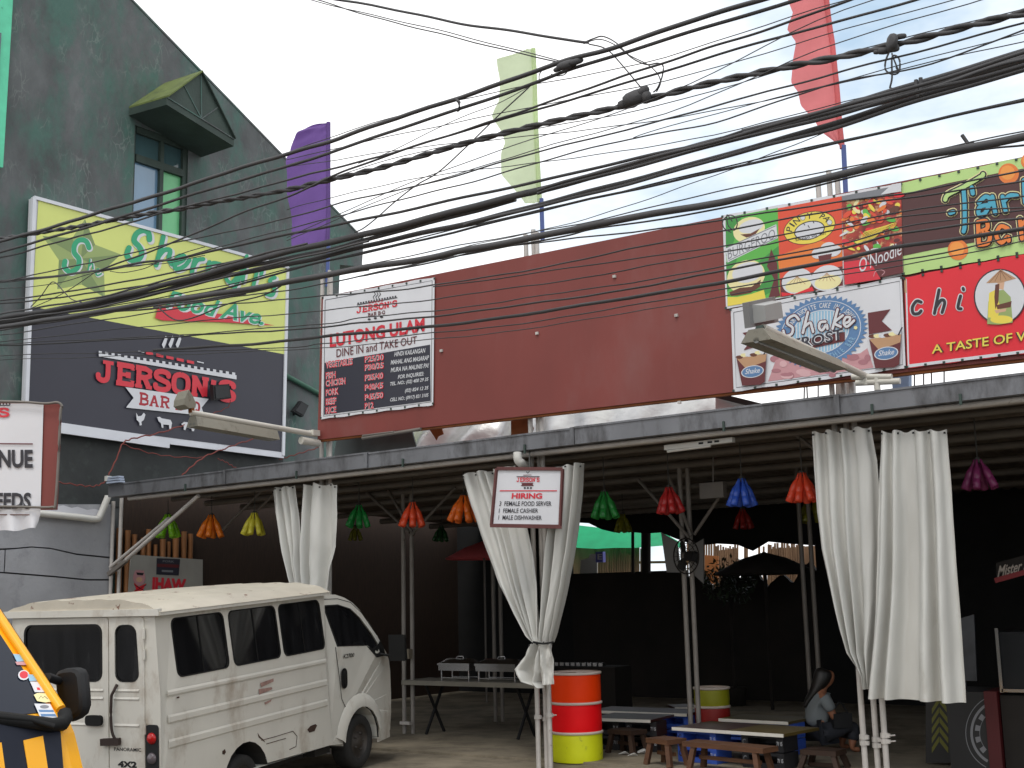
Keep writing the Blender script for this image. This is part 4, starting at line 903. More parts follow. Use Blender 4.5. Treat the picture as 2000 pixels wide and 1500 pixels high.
# ================================================================== small framed signs facing the street
nC = V((-CF.x, -CF.y, 0)).normalized()
P0 = C0 + ray(60, 900).normalized()*10.5
plE = planeN(P0, nC)
es = thing('event_sign', 'white cloth sign ending in VENUE and NEEDS on maroon board at left edge', 'sign', plE(60, 1040))
mb = MB(); mb.prism([plE(x, y) for x, y in ((-340,780),(117,789),(108,995),(-345,1000))], nC*-.05); part(mb, 'sign_panel', mBoard, es)
mb = MB()
def ecl(u, v):
    x = -330+(415-7*(1-v))*u; y = (1034+ (3.0*math.sin(u*17)+1.5*math.sin(u*51) if v < .02 else 0))*(1-v)+788*v
    if v < .1: x -= (max(0, u-.95)/.05)**2*9*(1-v/.1)
    return plE(x, y, .012+(.03*math.sin(u*60+v*8)*max(0, .22-v)*4))
mb.grid(ecl, 120, 16); part(mb, 'cloth', pEdge, es)
mb = MB(); mb.tube(smooth_path([plE(x, y, .05) for x, y in ((-330,784),(0,784),(85,788),(112,786),(121,794),(118,808),(114,900),(108,985),(103,990),(80,991),(0,989),(-330,985))]), .011, 6); part(mb, 'rope', mPipeD, es)
mb = MB(); mb.tube([plE(-300, 700, -.1), plE(-320, 1600, -.1)], .05, 8); part(mb, 'post', mPipe, es)
p = Print(lambda x, y, o=0: plE(x, y, .02+o*.6))
p.many(ribbon([(-150,790),(19,792)], 1.8), pNavy)
p.many([[(-150+k*6.2,788),(-147+k*6.2,788),(-147+k*6.2,790.5),(-150+k*6.2,790.5)] for k in range(28)], pNavy)
p.slab("JERSON'S", ((-165,797),(19,797),(19,814),(-165,814)), pRed, .24)
p.many(ribbon([(-250,864.5),(64,867)], 2.4), pMaroon); p.many(ribbon([(-250,1004),(58,1005.5)], 2), pBrown)
for t, q in (('YOUR EVENT VENUE', ((-262,878),(64,878),(64,914),(-262,912))), ('FOR ALL YOUR NEEDS', ((-262,963),(61,962),(60,994),(-262,992)))): p.T(t, q, pBlack, .035)
p.build('print', es)
P0 = PY(1030, 970, 11.0); plH = planeN(P0, nC)
hs = thing('hiring_sign', 'white HIRING notice in maroon frame hung before the centre curtains', 'sign', plH(1030, 1028))
mb = MB(); mb.prism([plH(x, y) for x, y in ((971,916),(1098,917),(1093,1028),(961,1026))], nC*-.02); part(mb, 'sign_panel', pEdge, hs)
mb = MB(); HQ = [(970,915),(1099,916),(1094,1028),(960,1026)]
for i in range(4): mb.bar(plH(*HQ[i], .005), plH(*HQ[(i+1) % 4], .005), .024, .035)
mb.bar(plH(957,1027,.012), plH(1097,1030,.012), .03, .03); part(mb, 'sign_frame', mat('maroon frame', rgb(92,50,48,1.1), rough=.6, var=.15, scale=8), hs)
mb = MB(); mb.tube([plH(1034, 915, -.02), PY(1034, 880, 11.2)], .008, 5); part(mb, 'hanger', mCord, hs)
p = Print(lambda x, y, o=0: plH(x, y, .003+o*.6))
p.S([(1028,921),(1031,924),(1034,920)], 1.2, pBlack); p.many(ribbon([(1022,928),(1038,927.5)], 1.2), pMaroon); p.many(ribbon([(1009,931),(1054,931)], 1.6), pBlack)
p.slab("JERSON'S", ((1009,933),(1054,933),(1054,941),(1009,941)), pRed, .22)
p.P([(1018,943),(1042,943),(1040,946),(1043,949),(1017,949),(1020,946)], pMaroon); 
for x in (1025, 1031, 1037): p.E((x, 953), 2.1, 1.9, pBlack, 10)
p.many(ribbon([(976,958.5),(1088,958.5)], 2), pRed)
p.T('HIRING', ((1000,963),(1059,963),(1059,974),(999,974)), pRed, .04)
p.T('3  FEMALE FOOD SERVER', ((976,979),(1077,979),(1077,988),(975,988)), pBlack, .012)
p.T('1  FEMALE CASHIER', ((975,993),(1051,993),(1051,1001.5),(974,1001.5)), pBlack, .012)
p.T('1  MALE DISHWASHER', ((974,1006),(1058,1007),(1058,1015.5),(973,1015)), pBlack, .012)
p.build('print', hs)
# ================================================================== inside the food court
mDark = mat('net and shade black', (.008,.008,.008), rough=.95, var=.3, scale=3)  # shade net's black, on the partitions it stands in for interior shade
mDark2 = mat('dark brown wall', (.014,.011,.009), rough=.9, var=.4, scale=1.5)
mBam = mat('bamboo', rgb(138, 92, 54, 1.0), rough=.6, var=.25, scale=3, stretch=(3,3,.4))
mBamB = mat('weathered bamboo', rgb(140, 108, 80, .8), rough=.7, var=.3, scale=3, stretch=(3,3,.4))
# left wall cladding: bamboo poles and a dark panel
lw = thing('bamboo_wall', 'brown bamboo cladding on the inner left wall behind the IHAW poster', 'wall', (XW, 14, 0))
mb = MB(); mb.box((XW+.03, 16.2, 1.75), (.05, 8.8, 3.56)); part(mb, 'backing', mat('brown woven mat', rgb(52,36,25,.9), rough=.85, var=.3, scale=6, stretch=(1,12,1)), lw)
rr = random.Random(2)
for k in range(11):
    y = 11.72+k*.13; h_ = rr.uniform(2.75, 3.0)
    mb = MB(); r = rr.uniform(.032, .05); mb.tube([V((XW+.1, y, .03)), V((XW+.1+rr.uniform(-.01,.01), y+rr.uniform(-.02,.02), h_))], r, 7); part(mb, 'bamboo_pole', mBam, lw)
XI = XW+.17
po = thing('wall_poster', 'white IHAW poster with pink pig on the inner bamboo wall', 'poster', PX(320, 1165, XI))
mb = MB(); mb.prism([PX(x, y, XI) for x, y in ((256,1083),(396,1093),(396,1240),(246,1240))], V((-.02,0,0))); part(mb, 'sheet', mat('shaded poster', rgb(180,178,172,.75), rough=.6, var=.08), po)  # white paper, its colour lowered for the shade indoors
p = Print(planeX(XI)); p.P([(306,1090),(352,1092),(349,1124),(305,1122)], pNavy); p.P([(307,1101),(350,1103),(349,1109),(307,1107)], pMaroon); p.P([(316,1113),(338,1114),(338,1118),(316,1117)], pGrey); p.T('PORK', ((318,1094),(340,1095),(340,1099),(318,1098)), pGrey, .02)
p.E((272,1128), 12, 15, pPink); p.P([(262,1118),(266,1112),(270,1118)], pPink); p.P([(276,1118),(281,1113),(282,1120)], pPink); p.E((272,1132), 6, 5, pSkin)
p.P([(266,1118),(281,1119),(279,1124),(268,1123)], pBlack); p.P([(261,1138),(272,1146),(286,1139),(279,1152),(286,1158),(272,1154),(260,1157),(266,1150)], pHot)
for x0, x1 in ((262, 286), (286, 262)): p.S([(x0,1156),(x1,1142)], 1.2, pBlack, False)
p.T('IHAW', ((298,1127),(364,1131),(362,1155),(297,1153)), pRed, .06)
p.build('print', po)
# back partitions with interior shade put into their black, and low wall
bw = thing('back_partition', 'shade-blackened partition closing the left rear of the food court', 'wall', (-16, 20, 0))
xk = PY(1118, 1100, 20).x; xm = PY(1595, 1100, 20).x
mb = MB(); mb.box(((XW+xk)/2, 20, 1.7), (xk-XW, .06, 3.5)); part(mb, 'dark_panel', mDark, bw)
bw2 = thing('back_partition', 'shade-blackened partition closing the right rear of the food court', 'wall', (0, 20, 0))
mb = MB(); mb.box(((xm+4.5)/2, 20, 1.7), (4.5-xm, .06, 3.5)); part(mb, 'dark_panel', mDark, bw2)
sw = thing('side_partition', 'dark partition at the right end of the food court, beyond the purple lamp', 'wall', (3.9, 15, 0))
mb = MB(); mb.box((3.6, 15.8, 1.7), (.06, 9.2, 3.4)); part(mb, 'dark_panel', mDark, sw)
lo = thing('low_wall', 'black low wall below the green tarpaulin at the rear', 'wall', (-9.5, 20, 0))
zl = PY(1200, 1118, 20).z; xq = PY(1342, 1100, 20).x
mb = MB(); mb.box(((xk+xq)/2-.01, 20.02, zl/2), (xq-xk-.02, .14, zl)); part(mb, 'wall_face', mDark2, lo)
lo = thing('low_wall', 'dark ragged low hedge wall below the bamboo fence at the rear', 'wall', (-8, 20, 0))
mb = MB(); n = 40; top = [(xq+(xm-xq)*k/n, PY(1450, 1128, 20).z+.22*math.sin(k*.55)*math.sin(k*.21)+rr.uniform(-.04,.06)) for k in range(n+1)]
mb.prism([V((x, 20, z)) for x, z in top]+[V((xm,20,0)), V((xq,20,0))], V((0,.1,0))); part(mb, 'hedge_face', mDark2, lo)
# sagging black shade cloth from the roof edge
sc_ = thing('shade_cloth', 'black shade cloth sagging below the roof at the rear opening', 'cloth', (-9.5, 19.5, 3))
botpx = [(1118,1020),(1150,1022),(1175,1034),(1200,1040),(1215,1030),(1240,1040),(1262,1042),(1290,1040),(1320,1052),(1360,1066),(1400,1062),(1440,1064),(1470,1076),(1500,1058),(1540,1062),(1600,1066)]
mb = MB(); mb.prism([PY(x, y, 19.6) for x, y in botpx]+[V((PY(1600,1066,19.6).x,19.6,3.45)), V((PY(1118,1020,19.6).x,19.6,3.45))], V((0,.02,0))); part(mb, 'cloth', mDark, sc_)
mb = MB()
for x, y0, y1 in ((1236, 1036, 1120), (1262, 1040, 1120)): mb.tube([PY(x, y0-30, 19.7), PY(x, y1, 19.7)], .09 if x > 1240 else .03, 7)
part(mb, 'pole', mDark2, sc_)
# what shows through: green tarpaulin, bamboo fence, orange board
tp = thing('tarpaulin', 'bright green tarpaulin beyond the rear opening', 'tarpaulin', PY(1200, 1070, 23))
mb = MB()
tpx = [(1090,1020,1090,1064),(1130,1026,1130,1070),(1165,1030,1165,1072),(1200,1026,1200,1070),(1240,1036,1240,1070),(1292,1038,1292,1066),(1330,1060,1330,1070)]
def tfn(u, v):
    i = min(int(u*6), 5); t = u*6-i; q = [tpx[i][k]*(1-t)+tpx[i+1][k]*t for k in range(4)]
    return PY(q[0]+(q[2]-q[0])*v, q[1]+(q[3]-q[1])*v, 23-.8*v)
mb.grid(tfn, 18, 4); part(mb, 'sheet', mat('green tarpaulin', rgb(30,190,130,1.1), rough=.5, var=.1, transl=.6), tp)
fe = thing('bamboo_fence', 'weathered bamboo fence with gaps of white sky at the rear', 'fence', PY(1450, 1120, 22.5))
for k in range(90):
    x = 1160+k*4.6
    if 1258 < x < 1340: continue
    if 1445 < x < 1500 and rr.random() < .55: continue
    yt = 1062+rr.uniform(-5,8) if x > 1340 else 1082+rr.uniform(-16,4)
    mb = MB(); mb.tube([PY(x+rr.uniform(-1,1), yt, 22.5), PY(x, 1180, 22.5)], rr.uniform(.018,.026), 5); part(mb, 'bamboo_pole', mBamB, fe)
mb = MB(); mb.bar(PY(1150,1100,22.56), PY(1570,1094,22.56), .05, .05); part(mb, 'rail', mBamB, fe)
mb = MB(); mb.prism([PY(x, y, 22.8) for x, y in ((1100,1066),(1248,1066),(1248,1180),(1100,1180))], V((0,.03,0))); part(mb, 'backing_sheet', mBamB, fe)
mb = MB(); mb.prism([PY(x, y, 22.8) for x, y in ((1395,1076),(1440,1070),(1446,1180),(1395,1180))], V((0,.03,0))); mb.prism([PY(x, y, 22.8) for x, y in ((1505,1072),(1640,1062),(1640,1180),(1505,1180))], V((0,.03,0))); part(mb, 'backing_sheet', mBamB, fe)
ob = thing('plywood_board', 'orange plywood board standing by the bamboo fence', 'board', PY(1390, 1120, 21.5))
mb = MB(); mb.prism([PY(x, y, 21.5) for x, y in ((1377,1084),(1403,1086),(1402,1140),(1377,1140))], V((0,.03,0))); part(mb, 'sheet', mat('orange plywood', rgb(180,112,60,.85), var=.12, scale=6), ob)
wb = thing('white_board', 'pale grey board leaning at the rear wall left of the blue box', 'board', PY(1150, 1118, 20.6))
mb = MB(); mb.prism([PY(x, y, 20.6) for x, y in ((1134,1094),(1150,1090),(1152,1082),(1166,1082),(1166,1160),(1132,1160))], V((0,.03,0))); part(mb, 'sheet', paint('pale board', 170,168,160), wb)
eb = thing('meter_box', 'small blue box with a white letter at the rear opening', 'box', PY(1173, 1098, 20.4))
mb = MB(); mb.box(PY(1173, 1088, 20.4), (.16,.1,.2)); part(mb, 'case', mat('blue violet plastic', rgb(92,96,170,1.2), var=.05), eb)
p = Print(planeY(20.34)); p.T('E', ((1167,1082),(1176,1082),(1176,1093),(1167,1093)), pWhite, .02); p.build('print', eb)
rp_ = thing('red_parasol', 'pink red parasol top deep inside left of the centre curtain', 'parasol', PY(940, 1060, 18))
mb = MB(); ap = PY(925, 1058, 18); rim = [PY(x, y, 18) for x, y in ((905,1074),(925,1080),(950,1081),(980,1082))]
mb.lathe([(0,.0),(.35,-.12),(.7,-.3),(.68,-.33)], PY(945, 1056, 18), 10); part(mb, 'canopy', mat('faded red cloth', rgb(206,96,100,1.3), rough=.8, var=.08, transl=.4), rp_)
mb = MB(); c = PY(945, 1056, 18); mb.tube([V((c.x, c.y, .03)), c], .02, 6); part(mb, 'pole', mPipeD, rp_)
# hut roofs: dark parasols by the rear fence
hp = thing('thatched_parasol', 'dark thatched parasol silhouette before the bamboo fence', 'parasol', PY(1490, 1200, 18.5))
c = PY(1492, 1078, 18.5); mb = MB(); mb.lathe([(0,0),(.35,-.1),(.8,-.32),(.78,-.36),(.0,-.3)], c, 14); part(mb, 'canopy', mDark2, hp); mb = MB(); mb.tube([V((c.x,c.y,.03)), c], .03, 6); part(mb, 'pole', mDark2, hp)
pl_ = thing('potted_shrub', 'dark leafy shrub before the bamboo fence beside the fan post', 'shrub', PY(1425, 1300, 19))
mb = MB(); c = PY(1425, 1135, 19)
for k in range(420):
    d_ = V((rr.gauss(0,1), rr.gauss(0,.6), rr.gauss(0,.8))); d_ = d_.normalized()*rr.random()**.5
    q = c+V((d_.x*.5, d_.y*.3, d_.z*.42)); a_ = V((rr.uniform(-1,1), rr.uniform(-1,1), rr.uniform(-1,1))).normalized()*.07; b_ = a_.cross(V((rr.random(), rr.random(), 1))).normalized()*.022
    mb.add([q-a_, q+b_, q+a_, q-b_], [[0,1,2,3]])
part(mb, 'foliage', mat('dark leaves', (.02,.035,.015), rough=.7, var=.4), pl_); mb = MB(); mb.tube([V((c.x,c.y,.3)), c], .03, 6); mb.lathe([(0,.03),(.16,.03),(.2,.32),(.17,.32),(0,.28)], V((c.x,c.y,0)), 12); part(mb, 'pot', mDark2, pl_)
# wall fan on the right inner post
fn_ = thing('wall_fan', 'dark round fan fixed to the braced inner post', 'fan', PY(1340, 1085, 13.3))
c = PY(1340, 1086, 13.25); mb = MB()
axF = (V((.9,-.3,0)).normalized(), V((0,0,1)), V((-.3,-.9,0)).normalized())
for r in (.21, .15, .09): mb.tube([c+axF[0]*r*math.cos(t*math.pi/12)+axF[1]*r*math.sin(t*math.pi/12) for t in range(25)], .005 if r < .2 else .009, 5)
for t in range(20): mb.tube([c+axF[2]*.05+(axF[0]*math.cos(t*.314)+axF[1]*math.sin(t*.314))*.03, c+(axF[0]*math.cos(t*.314)+axF[1]*math.sin(t*.314))*.21], .003, 4)
part(mb, 'guard', mDark2, fn_)
for t in range(3):
    mb = MB(); a_ = t*2.09; u_ = axF[0]*math.cos(a_)+axF[1]*math.sin(a_); v_ = axF[0]*-math.sin(a_)+axF[1]*math.cos(a_)
    mb.prism([c+u_*.03-v_*.02, c+u_*.1-v_*.07+axF[2]*.01, c+u_*.19-v_*.06+axF[2]*.01, c+u_*.19+v_*.03-axF[2]*.02, c+u_*.08+v_*.04-axF[2]*.02], axF[2]*.004); part(mb, 'blade', mBlk, fn_)
mb = MB(); mb.tube([c-axF[2]*.02, c-axF[2]*.16], .06, 10); mb.tube([c-axF[2]*.1, c+V((.02,.25,-.08))], .02, 6); part(mb, 'motor', mBlk, fn_)
gb = thing('grey_panel', 'grey angled panels behind the wall fan', 'panel', PY(1330, 1100, 15)); 
for px in ([(1291,1040),(1322,1058),(1330,1118),(1302,1118)], [(1350,1066),(1374,1052),(1374,1140),(1350,1118)]):
    mb = MB(); mb.prism([PY(x, y, 14.6) for x, y in px], V((0,.02,0))); part(mb, 'sheet', paint('grey sheet', 110,108,106), gb)

# counter with chafing dishes
mSteel = mat('stainless steel', (.55,.55,.56), rough=.25, metal=1, var=.1)
ct = thing('serving_counter', 'long grey plank counter between the inner posts', 'counter', PY(900, 1420, 13.6))
a, b = PY(784, 1333, 13.4), PY(1044, 1333, 13.4)
mb = MB(); mb.box(((a.x+b.x)/2, 13.7, a.z), (b.x-a.x, .6, .06)); part(mb, 'counter_top', mat('grey plank', rgb(120,116,106,1.1), rough=.6, var=.12), ct)
for x in (a.x+.35, b.x-.35):
    mb = MB(); mb.bar((x, 13.5, a.z-.03), (x, 13.9, .03), .03, .03); mb.bar((x, 13.9, a.z-.03), (x, 13.5, .03), .03, .03); part(mb, 'leg', mBlk, ct)
def chafer(px0, px1, label):
    o = thing('chafing_dish', label, 'chafing dish', PY((px0+px1)/2, 1325, 13.6), group='chafing dishes on the counter')
    x0, x1 = PY(px0, 1310, 13.6).x, PY(px1, 1310, 13.6).x; zt = a.z+.03
    mb = MB(); mb.box(((x0+x1)/2, 13.65, zt+.17), (x1-x0-.02, .3, .07)); part(mb, 'water_pan', mSteel, o)
    mb = MB(); mb.box(((x0+x1)/2, 13.65, zt+.22), (x1-x0, .33, .03)); mb.grid(lambda u, v: V((x0+(x1-x0)*u, 13.5+.3*v, zt+.235+.06*math.sin(math.pi*v)*min(1, 6*u*(1-u)*1.5))), 8, 8); lid = part(mb, 'lid', mSteel, o)
    mb = MB(); xm_ = (x0+x1)/2; mb.tube([V((xm_-.06,13.65,zt+.29)), V((xm_-.05,13.65,zt+.32)), V((xm_+.05,13.65,zt+.32)), V((xm_+.06,13.65,zt+.29))], .008, 6); part(mb, 'lid_handle', mSteel, lid)
    for x in (x0+.04, x1-.04):
        for y in (13.53, 13.77):
            mb = MB(); mb.tube([V((x, y, zt)), V((x, y, zt+.18))], .011, 6); part(mb, 'leg', mSteel, o)
    mb = MB(); mb.box(((x0+x1)/2, 13.53, zt+.04), (x1-x0-.08,.012,.012)); mb.box(((x0+x1)/2, 13.77, zt+.04), (x1-x0-.08,.012,.012)); part(mb, 'stretcher', mSteel, o)
chafer(864, 926, 'steel chafing dish nearer the braced inner post'); chafer(936, 1016, 'steel chafing dish beside the tied curtain')
ct2 = thing('far_counter', 'dark counter with bright tins behind the neon barrel', 'counter', PY(1140, 1330, 16.5))
a2 = PY(1085, 1300, 16.5); b2 = PY(1210, 1300, 16.5)
mb = MB(); mb.box(((a2.x+b2.x)/2, 16.6, a2.z/2), (b2.x-a2.x, .5, a2.z)); part(mb, 'counter_top', mDark2, ct2)
mb = MB()
for k in range(9): mb.box((a2.x+.08+k*.1, 16.45, a2.z+.03), (.07,.1,.05))
part(mb, 'tin', mSteel, ct2, kind='stuff')

# neon barrels
def barrel(o_, bands, label, r=.29, Hh=.98):
    o = thing('oil_drum', label, 'barrel', o_)
    zs_ = [0, .335, .665, 1.0]
    for i in range(3):
        mb = MB(); z0, z1 = Hh*zs_[i], Hh*zs_[i+1]
        prof = [(r-.004, z0+.012), (r, z0+.03)]+[(r+.002*math.sin(k), z0+.03+(z1-z0-.06)*k/4) for k in range(1, 4)]+[(r, z1-.03), (r-.004, z1-.012)]
        mb.lathe(prof, o_, 40); part(mb, 'band', bands[i], o)
    mR = paint('pale rim', 196, 182, 172)
    for i in (1, 2, 3):
        mb = MB(); z = Hh*zs_[i]; mb.lathe([(r-.005,z-.016),(r+.012,z-.012),(r+.014,z),(r+.012,z+.012),(r-.005,z+.016)], o_, 40); part(mb, 'rim', mR, o)
    mb = MB(); mb.lathe([(0,Hh-.012),(r-.004,Hh-.01)], o_, 40); mb.lathe([(0,.01),(r-.01,.012)], o_, 40); part(mb, 'lid', paint('brown lid', 150,120,90), o)
    mb = MB(); mb.lathe([(.04,Hh-.01),(.04,Hh+.012),(0,Hh+.014)], V(o_)+V((.12,-.1,0)), 12); part(mb, 'bung', mR, o)
sp = dict(rough=.55, var=.05, scale=5)
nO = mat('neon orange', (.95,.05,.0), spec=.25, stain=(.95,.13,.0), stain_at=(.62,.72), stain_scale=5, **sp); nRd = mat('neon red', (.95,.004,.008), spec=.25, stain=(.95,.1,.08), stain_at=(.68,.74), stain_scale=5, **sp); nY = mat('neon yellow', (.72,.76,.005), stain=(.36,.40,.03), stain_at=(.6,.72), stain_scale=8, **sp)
dO = mat('darker yellow', rgb(150,150,20,1.0), **sp); dR = mat('darker red', rgb(150,30,24,1.0), **sp)  # darker yellow and red than the neon bands
bo = PZ(1128, 1487, 0); bo = V((bo.x, bo.y, 0))
barrel(bo, (nY, nRd, nO), 'neon drum banded orange, red and yellow by the centre post')
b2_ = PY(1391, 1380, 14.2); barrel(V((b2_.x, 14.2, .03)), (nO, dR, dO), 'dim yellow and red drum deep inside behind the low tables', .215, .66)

# low crate tables
mMar = mat('maroon table top', rgb(64,32,30,.7), rough=.4, var=.1); mYel = mat('ochre table top', rgb(104,88,44,.65), rough=.4, var=.12); mEdge = paint('white edging', 200,196,186)
mBlueC = mat('blue crate plastic', rgb(52,84,172,1.15), rough=.45, var=.08); mCrK = mat('black crate plastic', (.015,.015,.018), rough=.5, var=.1)
ZT = .40
def low_table(pl, pr, depth, tops, crates, label, writing=None):
    A, B = PZ(pl[0], pl[1], ZT), PZ(pr[0], pr[1], ZT); A = V((A.x, A.y, 0)); B = V((B.x, B.y, 0)); d = (B-A).normalized(); nrm = V((-d.y, d.x, 0)); Ln = (B-A).length
    o = thing('crate_table', label, 'table', A, group='low tables on drink crates')
    n = len(tops)
    for k, m in enumerate(tops):
        a_, b_ = A.lerp(B, k/n), A.lerp(B, (k+1)/n-.002)
        mb = MB(); mb.prism([q+V((0,0,ZT)) for q in (a_, b_, b_+nrm*depth, a_+nrm*depth)], (0,0,-.03)); part(mb, 'table_top', m, o)
        mb = MB(); mb.prism([q+V((0,0,ZT+.001)) for q in (a_-nrm*.012, b_-nrm*.012, b_-nrm*.001, a_-nrm*.001)], (0,0,-.034)); part(mb, 'edging', mEdge, o)
    for (t, wd, m) in crates:
        c = A.lerp(B, t)+nrm*.22
        mb = MB()
        ax_ = (d, nrm, V((0,0,1)))
        hh = (ZT-.03-.028)
        for z0, z1 in ((.028, .028+hh*.49), (.028+hh*.51, .028+hh)):
            zc = (z0+z1)/2; hz = z1-z0-.004
            for s_ in (-1, 1):
                mb.box(c+d*(s_*(wd/2-.04))+V((0,0,zc)), (.08, .3, hz), ax=ax_)
            mb.box(c+V((0,0,z0+.03)), (wd-.162,.3,.05), ax=ax_); mb.box(c+V((0,0,z1-.02)), (wd-.162,.3,.03), ax=ax_); mb.box(c+nrm*.1+V((0,0,zc)), (wd-.164,.02,hz-.07), ax=ax_)
        cr_o = part(mb, 'crate', m, o)
        if writing:
            p = Print(lambda x, y, o_=0, c=c: c-nrm*(.151+o_)+d*x+V((0,0,y)))
            for zc in (.12, .29):
                p.T('C', ((-wd/2+.015,zc+.03),(-wd/2+.055,zc+.03),(-wd/2+.055,zc-.03),(-wd/2+.015,zc-.03)), pBlack if m is mBlueC else pGrey, .02)
                p.T('71 15', ((wd/2-.075,zc+.02),(wd/2-.01,zc+.02),(wd/2-.01,zc-.02),(wd/2-.075,zc-.02)), pWhite, .01)
            p.build('print', cr_o)
    return o
low_table((1313,1420),(1531,1434), .75, (mMar, mYel), ((.19,.5,mBlueC),(.78,.5,mCrK)), 'low table with maroon and ochre top on blue and black crates', True)
low_table((1404,1403),(1540,1410), .6, (mYel,), ((.2,.38,mBlueC),(.8,.38,mBlueC)), 'low ochre table on blue crates behind the two-tone one')
low_table((1150,1402),(1271,1406), .7, (mMar,), ((.8,.4,mCrK),(.2,.4,mCrK)), 'low maroon table on black crates right behind the neon drum', True)
low_table((1150,1387),(1342,1394), .6, (mMar, mMar), ((.15,.4,mCrK),(.85,.4,mBlueC)), 'long low maroon table farthest back beside the inner post')
low_table((1318,1382),(1424,1379), .5, (mMar,), ((.5,.4,mCrK),), 'dim low table at the foot of the yellow and red drum')
# wooden stools and bench
mWood = mat('brown wood', rgb(100, 66, 44, .8), rough=.6, var=.25, scale=4, stretch=(1,1,6), bump=.1); mWoodD = mat('dark wood', rgb(64,44,32,.8), rough=.6, var=.25, scale=4)
def stool(x0, y0, x1, y1, z, dep, label, m, splay=.05, cat='stool'):
    A, B = PZ(x0, y0, z), PZ(x1, y1, z); A.z = B.z = z; d = (B-A).normalized(); nrm = V((-d.y, d.x, 0)); Ln = (B-A).length
    o = thing('wooden_'+cat, label, cat, V((A.x, A.y, .03)))
    mb = MB(); mb.prism([A, B, B+nrm*dep, A+nrm*dep], (0,0,-.05)); part(mb, 'seat', m, o)
    ins = .12*Ln if cat == 'bench' else .1*Ln
    for s_, base in ((-1, A+d*ins), (1, B-d*ins)):
        for off, s2 in ((.04, -1), (dep-.04, 1)):
            p0 = base+nrm*off; mb = MB(); mb.bar(p0+V((0,0,-.05)), V((p0.x, p0.y, .03))+d*s_*splay+nrm*s2*splay*.6, .05, .06, up=(0,1,0)); part(mb, 'leg', m, o)
    mb = MB(); mb.bar(A+d*ins+nrm*dep/2+V((0,0,-.16)), B-d*ins+nrm*dep/2+V((0,0,-.16)), .03, .04); part(mb, 'stretcher', m, o)
stool(1261,1441,1303,1446, .31, .28, 'small brown wooden stool left of the two-tone table', mWood)
stool(1332,1448,1490,1462, .31, .26, 'long brown wooden bench in front of the two-tone table', mWood, cat='bench')
stool(1186,1424,1232,1428, .30, .28, 'dark wooden stool just right of the neon drum', mWoodD)
stool(1562,1464,1632,1468, .22, .3, 'dark wooden stool under the seated person', mWoodD)
mPap = paint('crumpled paper', 200,200,198)
for k, (x, y, lab) in enumerate(((1255,1471,'crumpled white paper lying on the floor left of the wooden stool'),(1236,1476,'flat scrap of paper on the floor right of the drum'),(1218,1473,'white paper ring on the floor beside the dark stool leg'))):
    c = PZ(x, y, .035); mb = MB(); mb.prism([c+V((-.05,-.03,0)), c+V((.04,-.02,.03)), c+V((.05,.03,0)), c+V((-.02,.04,.02))], (0,0,.025 if k == 0 else .006)); o = mb.build('paper_scrap', mPap); tag(o, lab, 'paper')
# person seated at the table, back turned
def skin_mesh(name, chain, mats_, parent, sub=2):
    """chain: list of (parent index or None, point, radius)"""
    me = bpy.data.meshes.new(name); Wi = WM[parent].inverted()
    me.from_pydata([tuple(Wi @ V(c[1])) for c in chain], [(c[0], i) for i, c in enumerate(chain) if c[0] is not None], [])
    o = bpy.data.objects.new(name, me); COL.objects.link(o); o.parent = parent; WM[o] = WM[parent]
    md = o.modifiers.new('skin', 'SKIN'); md.use_smooth_shade = True
    if not me.skin_vertices: me.skin_vertices.new(name='')
    for i, c in enumerate(chain):
        r = c[2]; me.skin_vertices[0].data[i].radius = r if isinstance(r, tuple) else (r, r)
    me.skin_vertices[0].data[0].use_root = True
    s2 = o.modifiers.new('sub', 'SUBSURF'); s2.levels = sub; s2.render_levels = sub
    me.materials.append(mats_); return o
hip = PY(1596, 1428, 13.9); hip.z = .27
pe = thing('person', 'seated person seen from behind in pale grey shirt with long dark hair', 'person', V((hip.x, hip.y, .03)))
fd = V((.72, .69, 0)).normalized(); rd = V((fd.y, -fd.x, 0))     # facing away to the right
def bp(f, r, z): return hip+fd*f+rd*r+V((0,0,z))
mSk = mat('skin', rgb(150,100,74,1.0), rough=.5, var=.05); mHair = mat('black hair', (.012,.010,.009), rough=.45, var=.2, scale=20); mSh = mat('pale grey shirt', rgb(118,124,126,1.0), rough=.8, var=.08, bump=.2, bscale=12); mJn = mat('dark trousers', (.02,.022,.03), rough=.8, var=.1)
body = [(None, bp(0,0,0), (.15,.12)), (0, bp(.02,0,.16), (.13,.10)), (1, bp(.05,0,.34), (.15,.11)), (2, bp(.07,0,.44), (.07,.07)), (3, bp(.11,0,.50), (.05,.05)), (4, bp(.15,0,.54), (.075,.085)), (5, bp(.17,0,.61), (.085,.095)), (6, bp(.165,0,.67), (.06,.07))]
for s_ in (-1, 1):
    n0 = len(body); body += [(2, bp(.05, s_*.17, .36), .055), (n0, bp(.14, s_*.2, .14), .042), (n0+1, bp(.32, s_*.15, .08), .034), (n0+2, bp(.38, s_*.13, .08), .026)]
    n1 = len(body); body += [(0, bp(.05, s_*.1, -.01), .1), (n1, bp(.4, s_*.13, .05), .075), (n1+1, bp(.36, s_*.14, -.12), .05), (n1+2, bp(.34, s_*.14, -.2), .035), (n1+3, bp(.44, s_*.15, -.215), .03)]
skin_mesh('body', body, mSk, pe)
sh = [(None, bp(-.005,0,.02), (.175,.145)), (0, bp(.01,0,.18), (.16,.13)), (1, bp(.045,0,.34), (.175,.13)), (2, bp(.06,0,.41), (.10,.085))]
for s_ in (-1, 1):
    n0 = len(sh); sh += [(2, bp(.05, s_*.175, .36), .075), (n0, bp(.11, s_*.205, .22), .065)]
skin_mesh('shirt', sh, mSh, pe)
tr = [(None, bp(0,0,-.03), (.17,.14))]
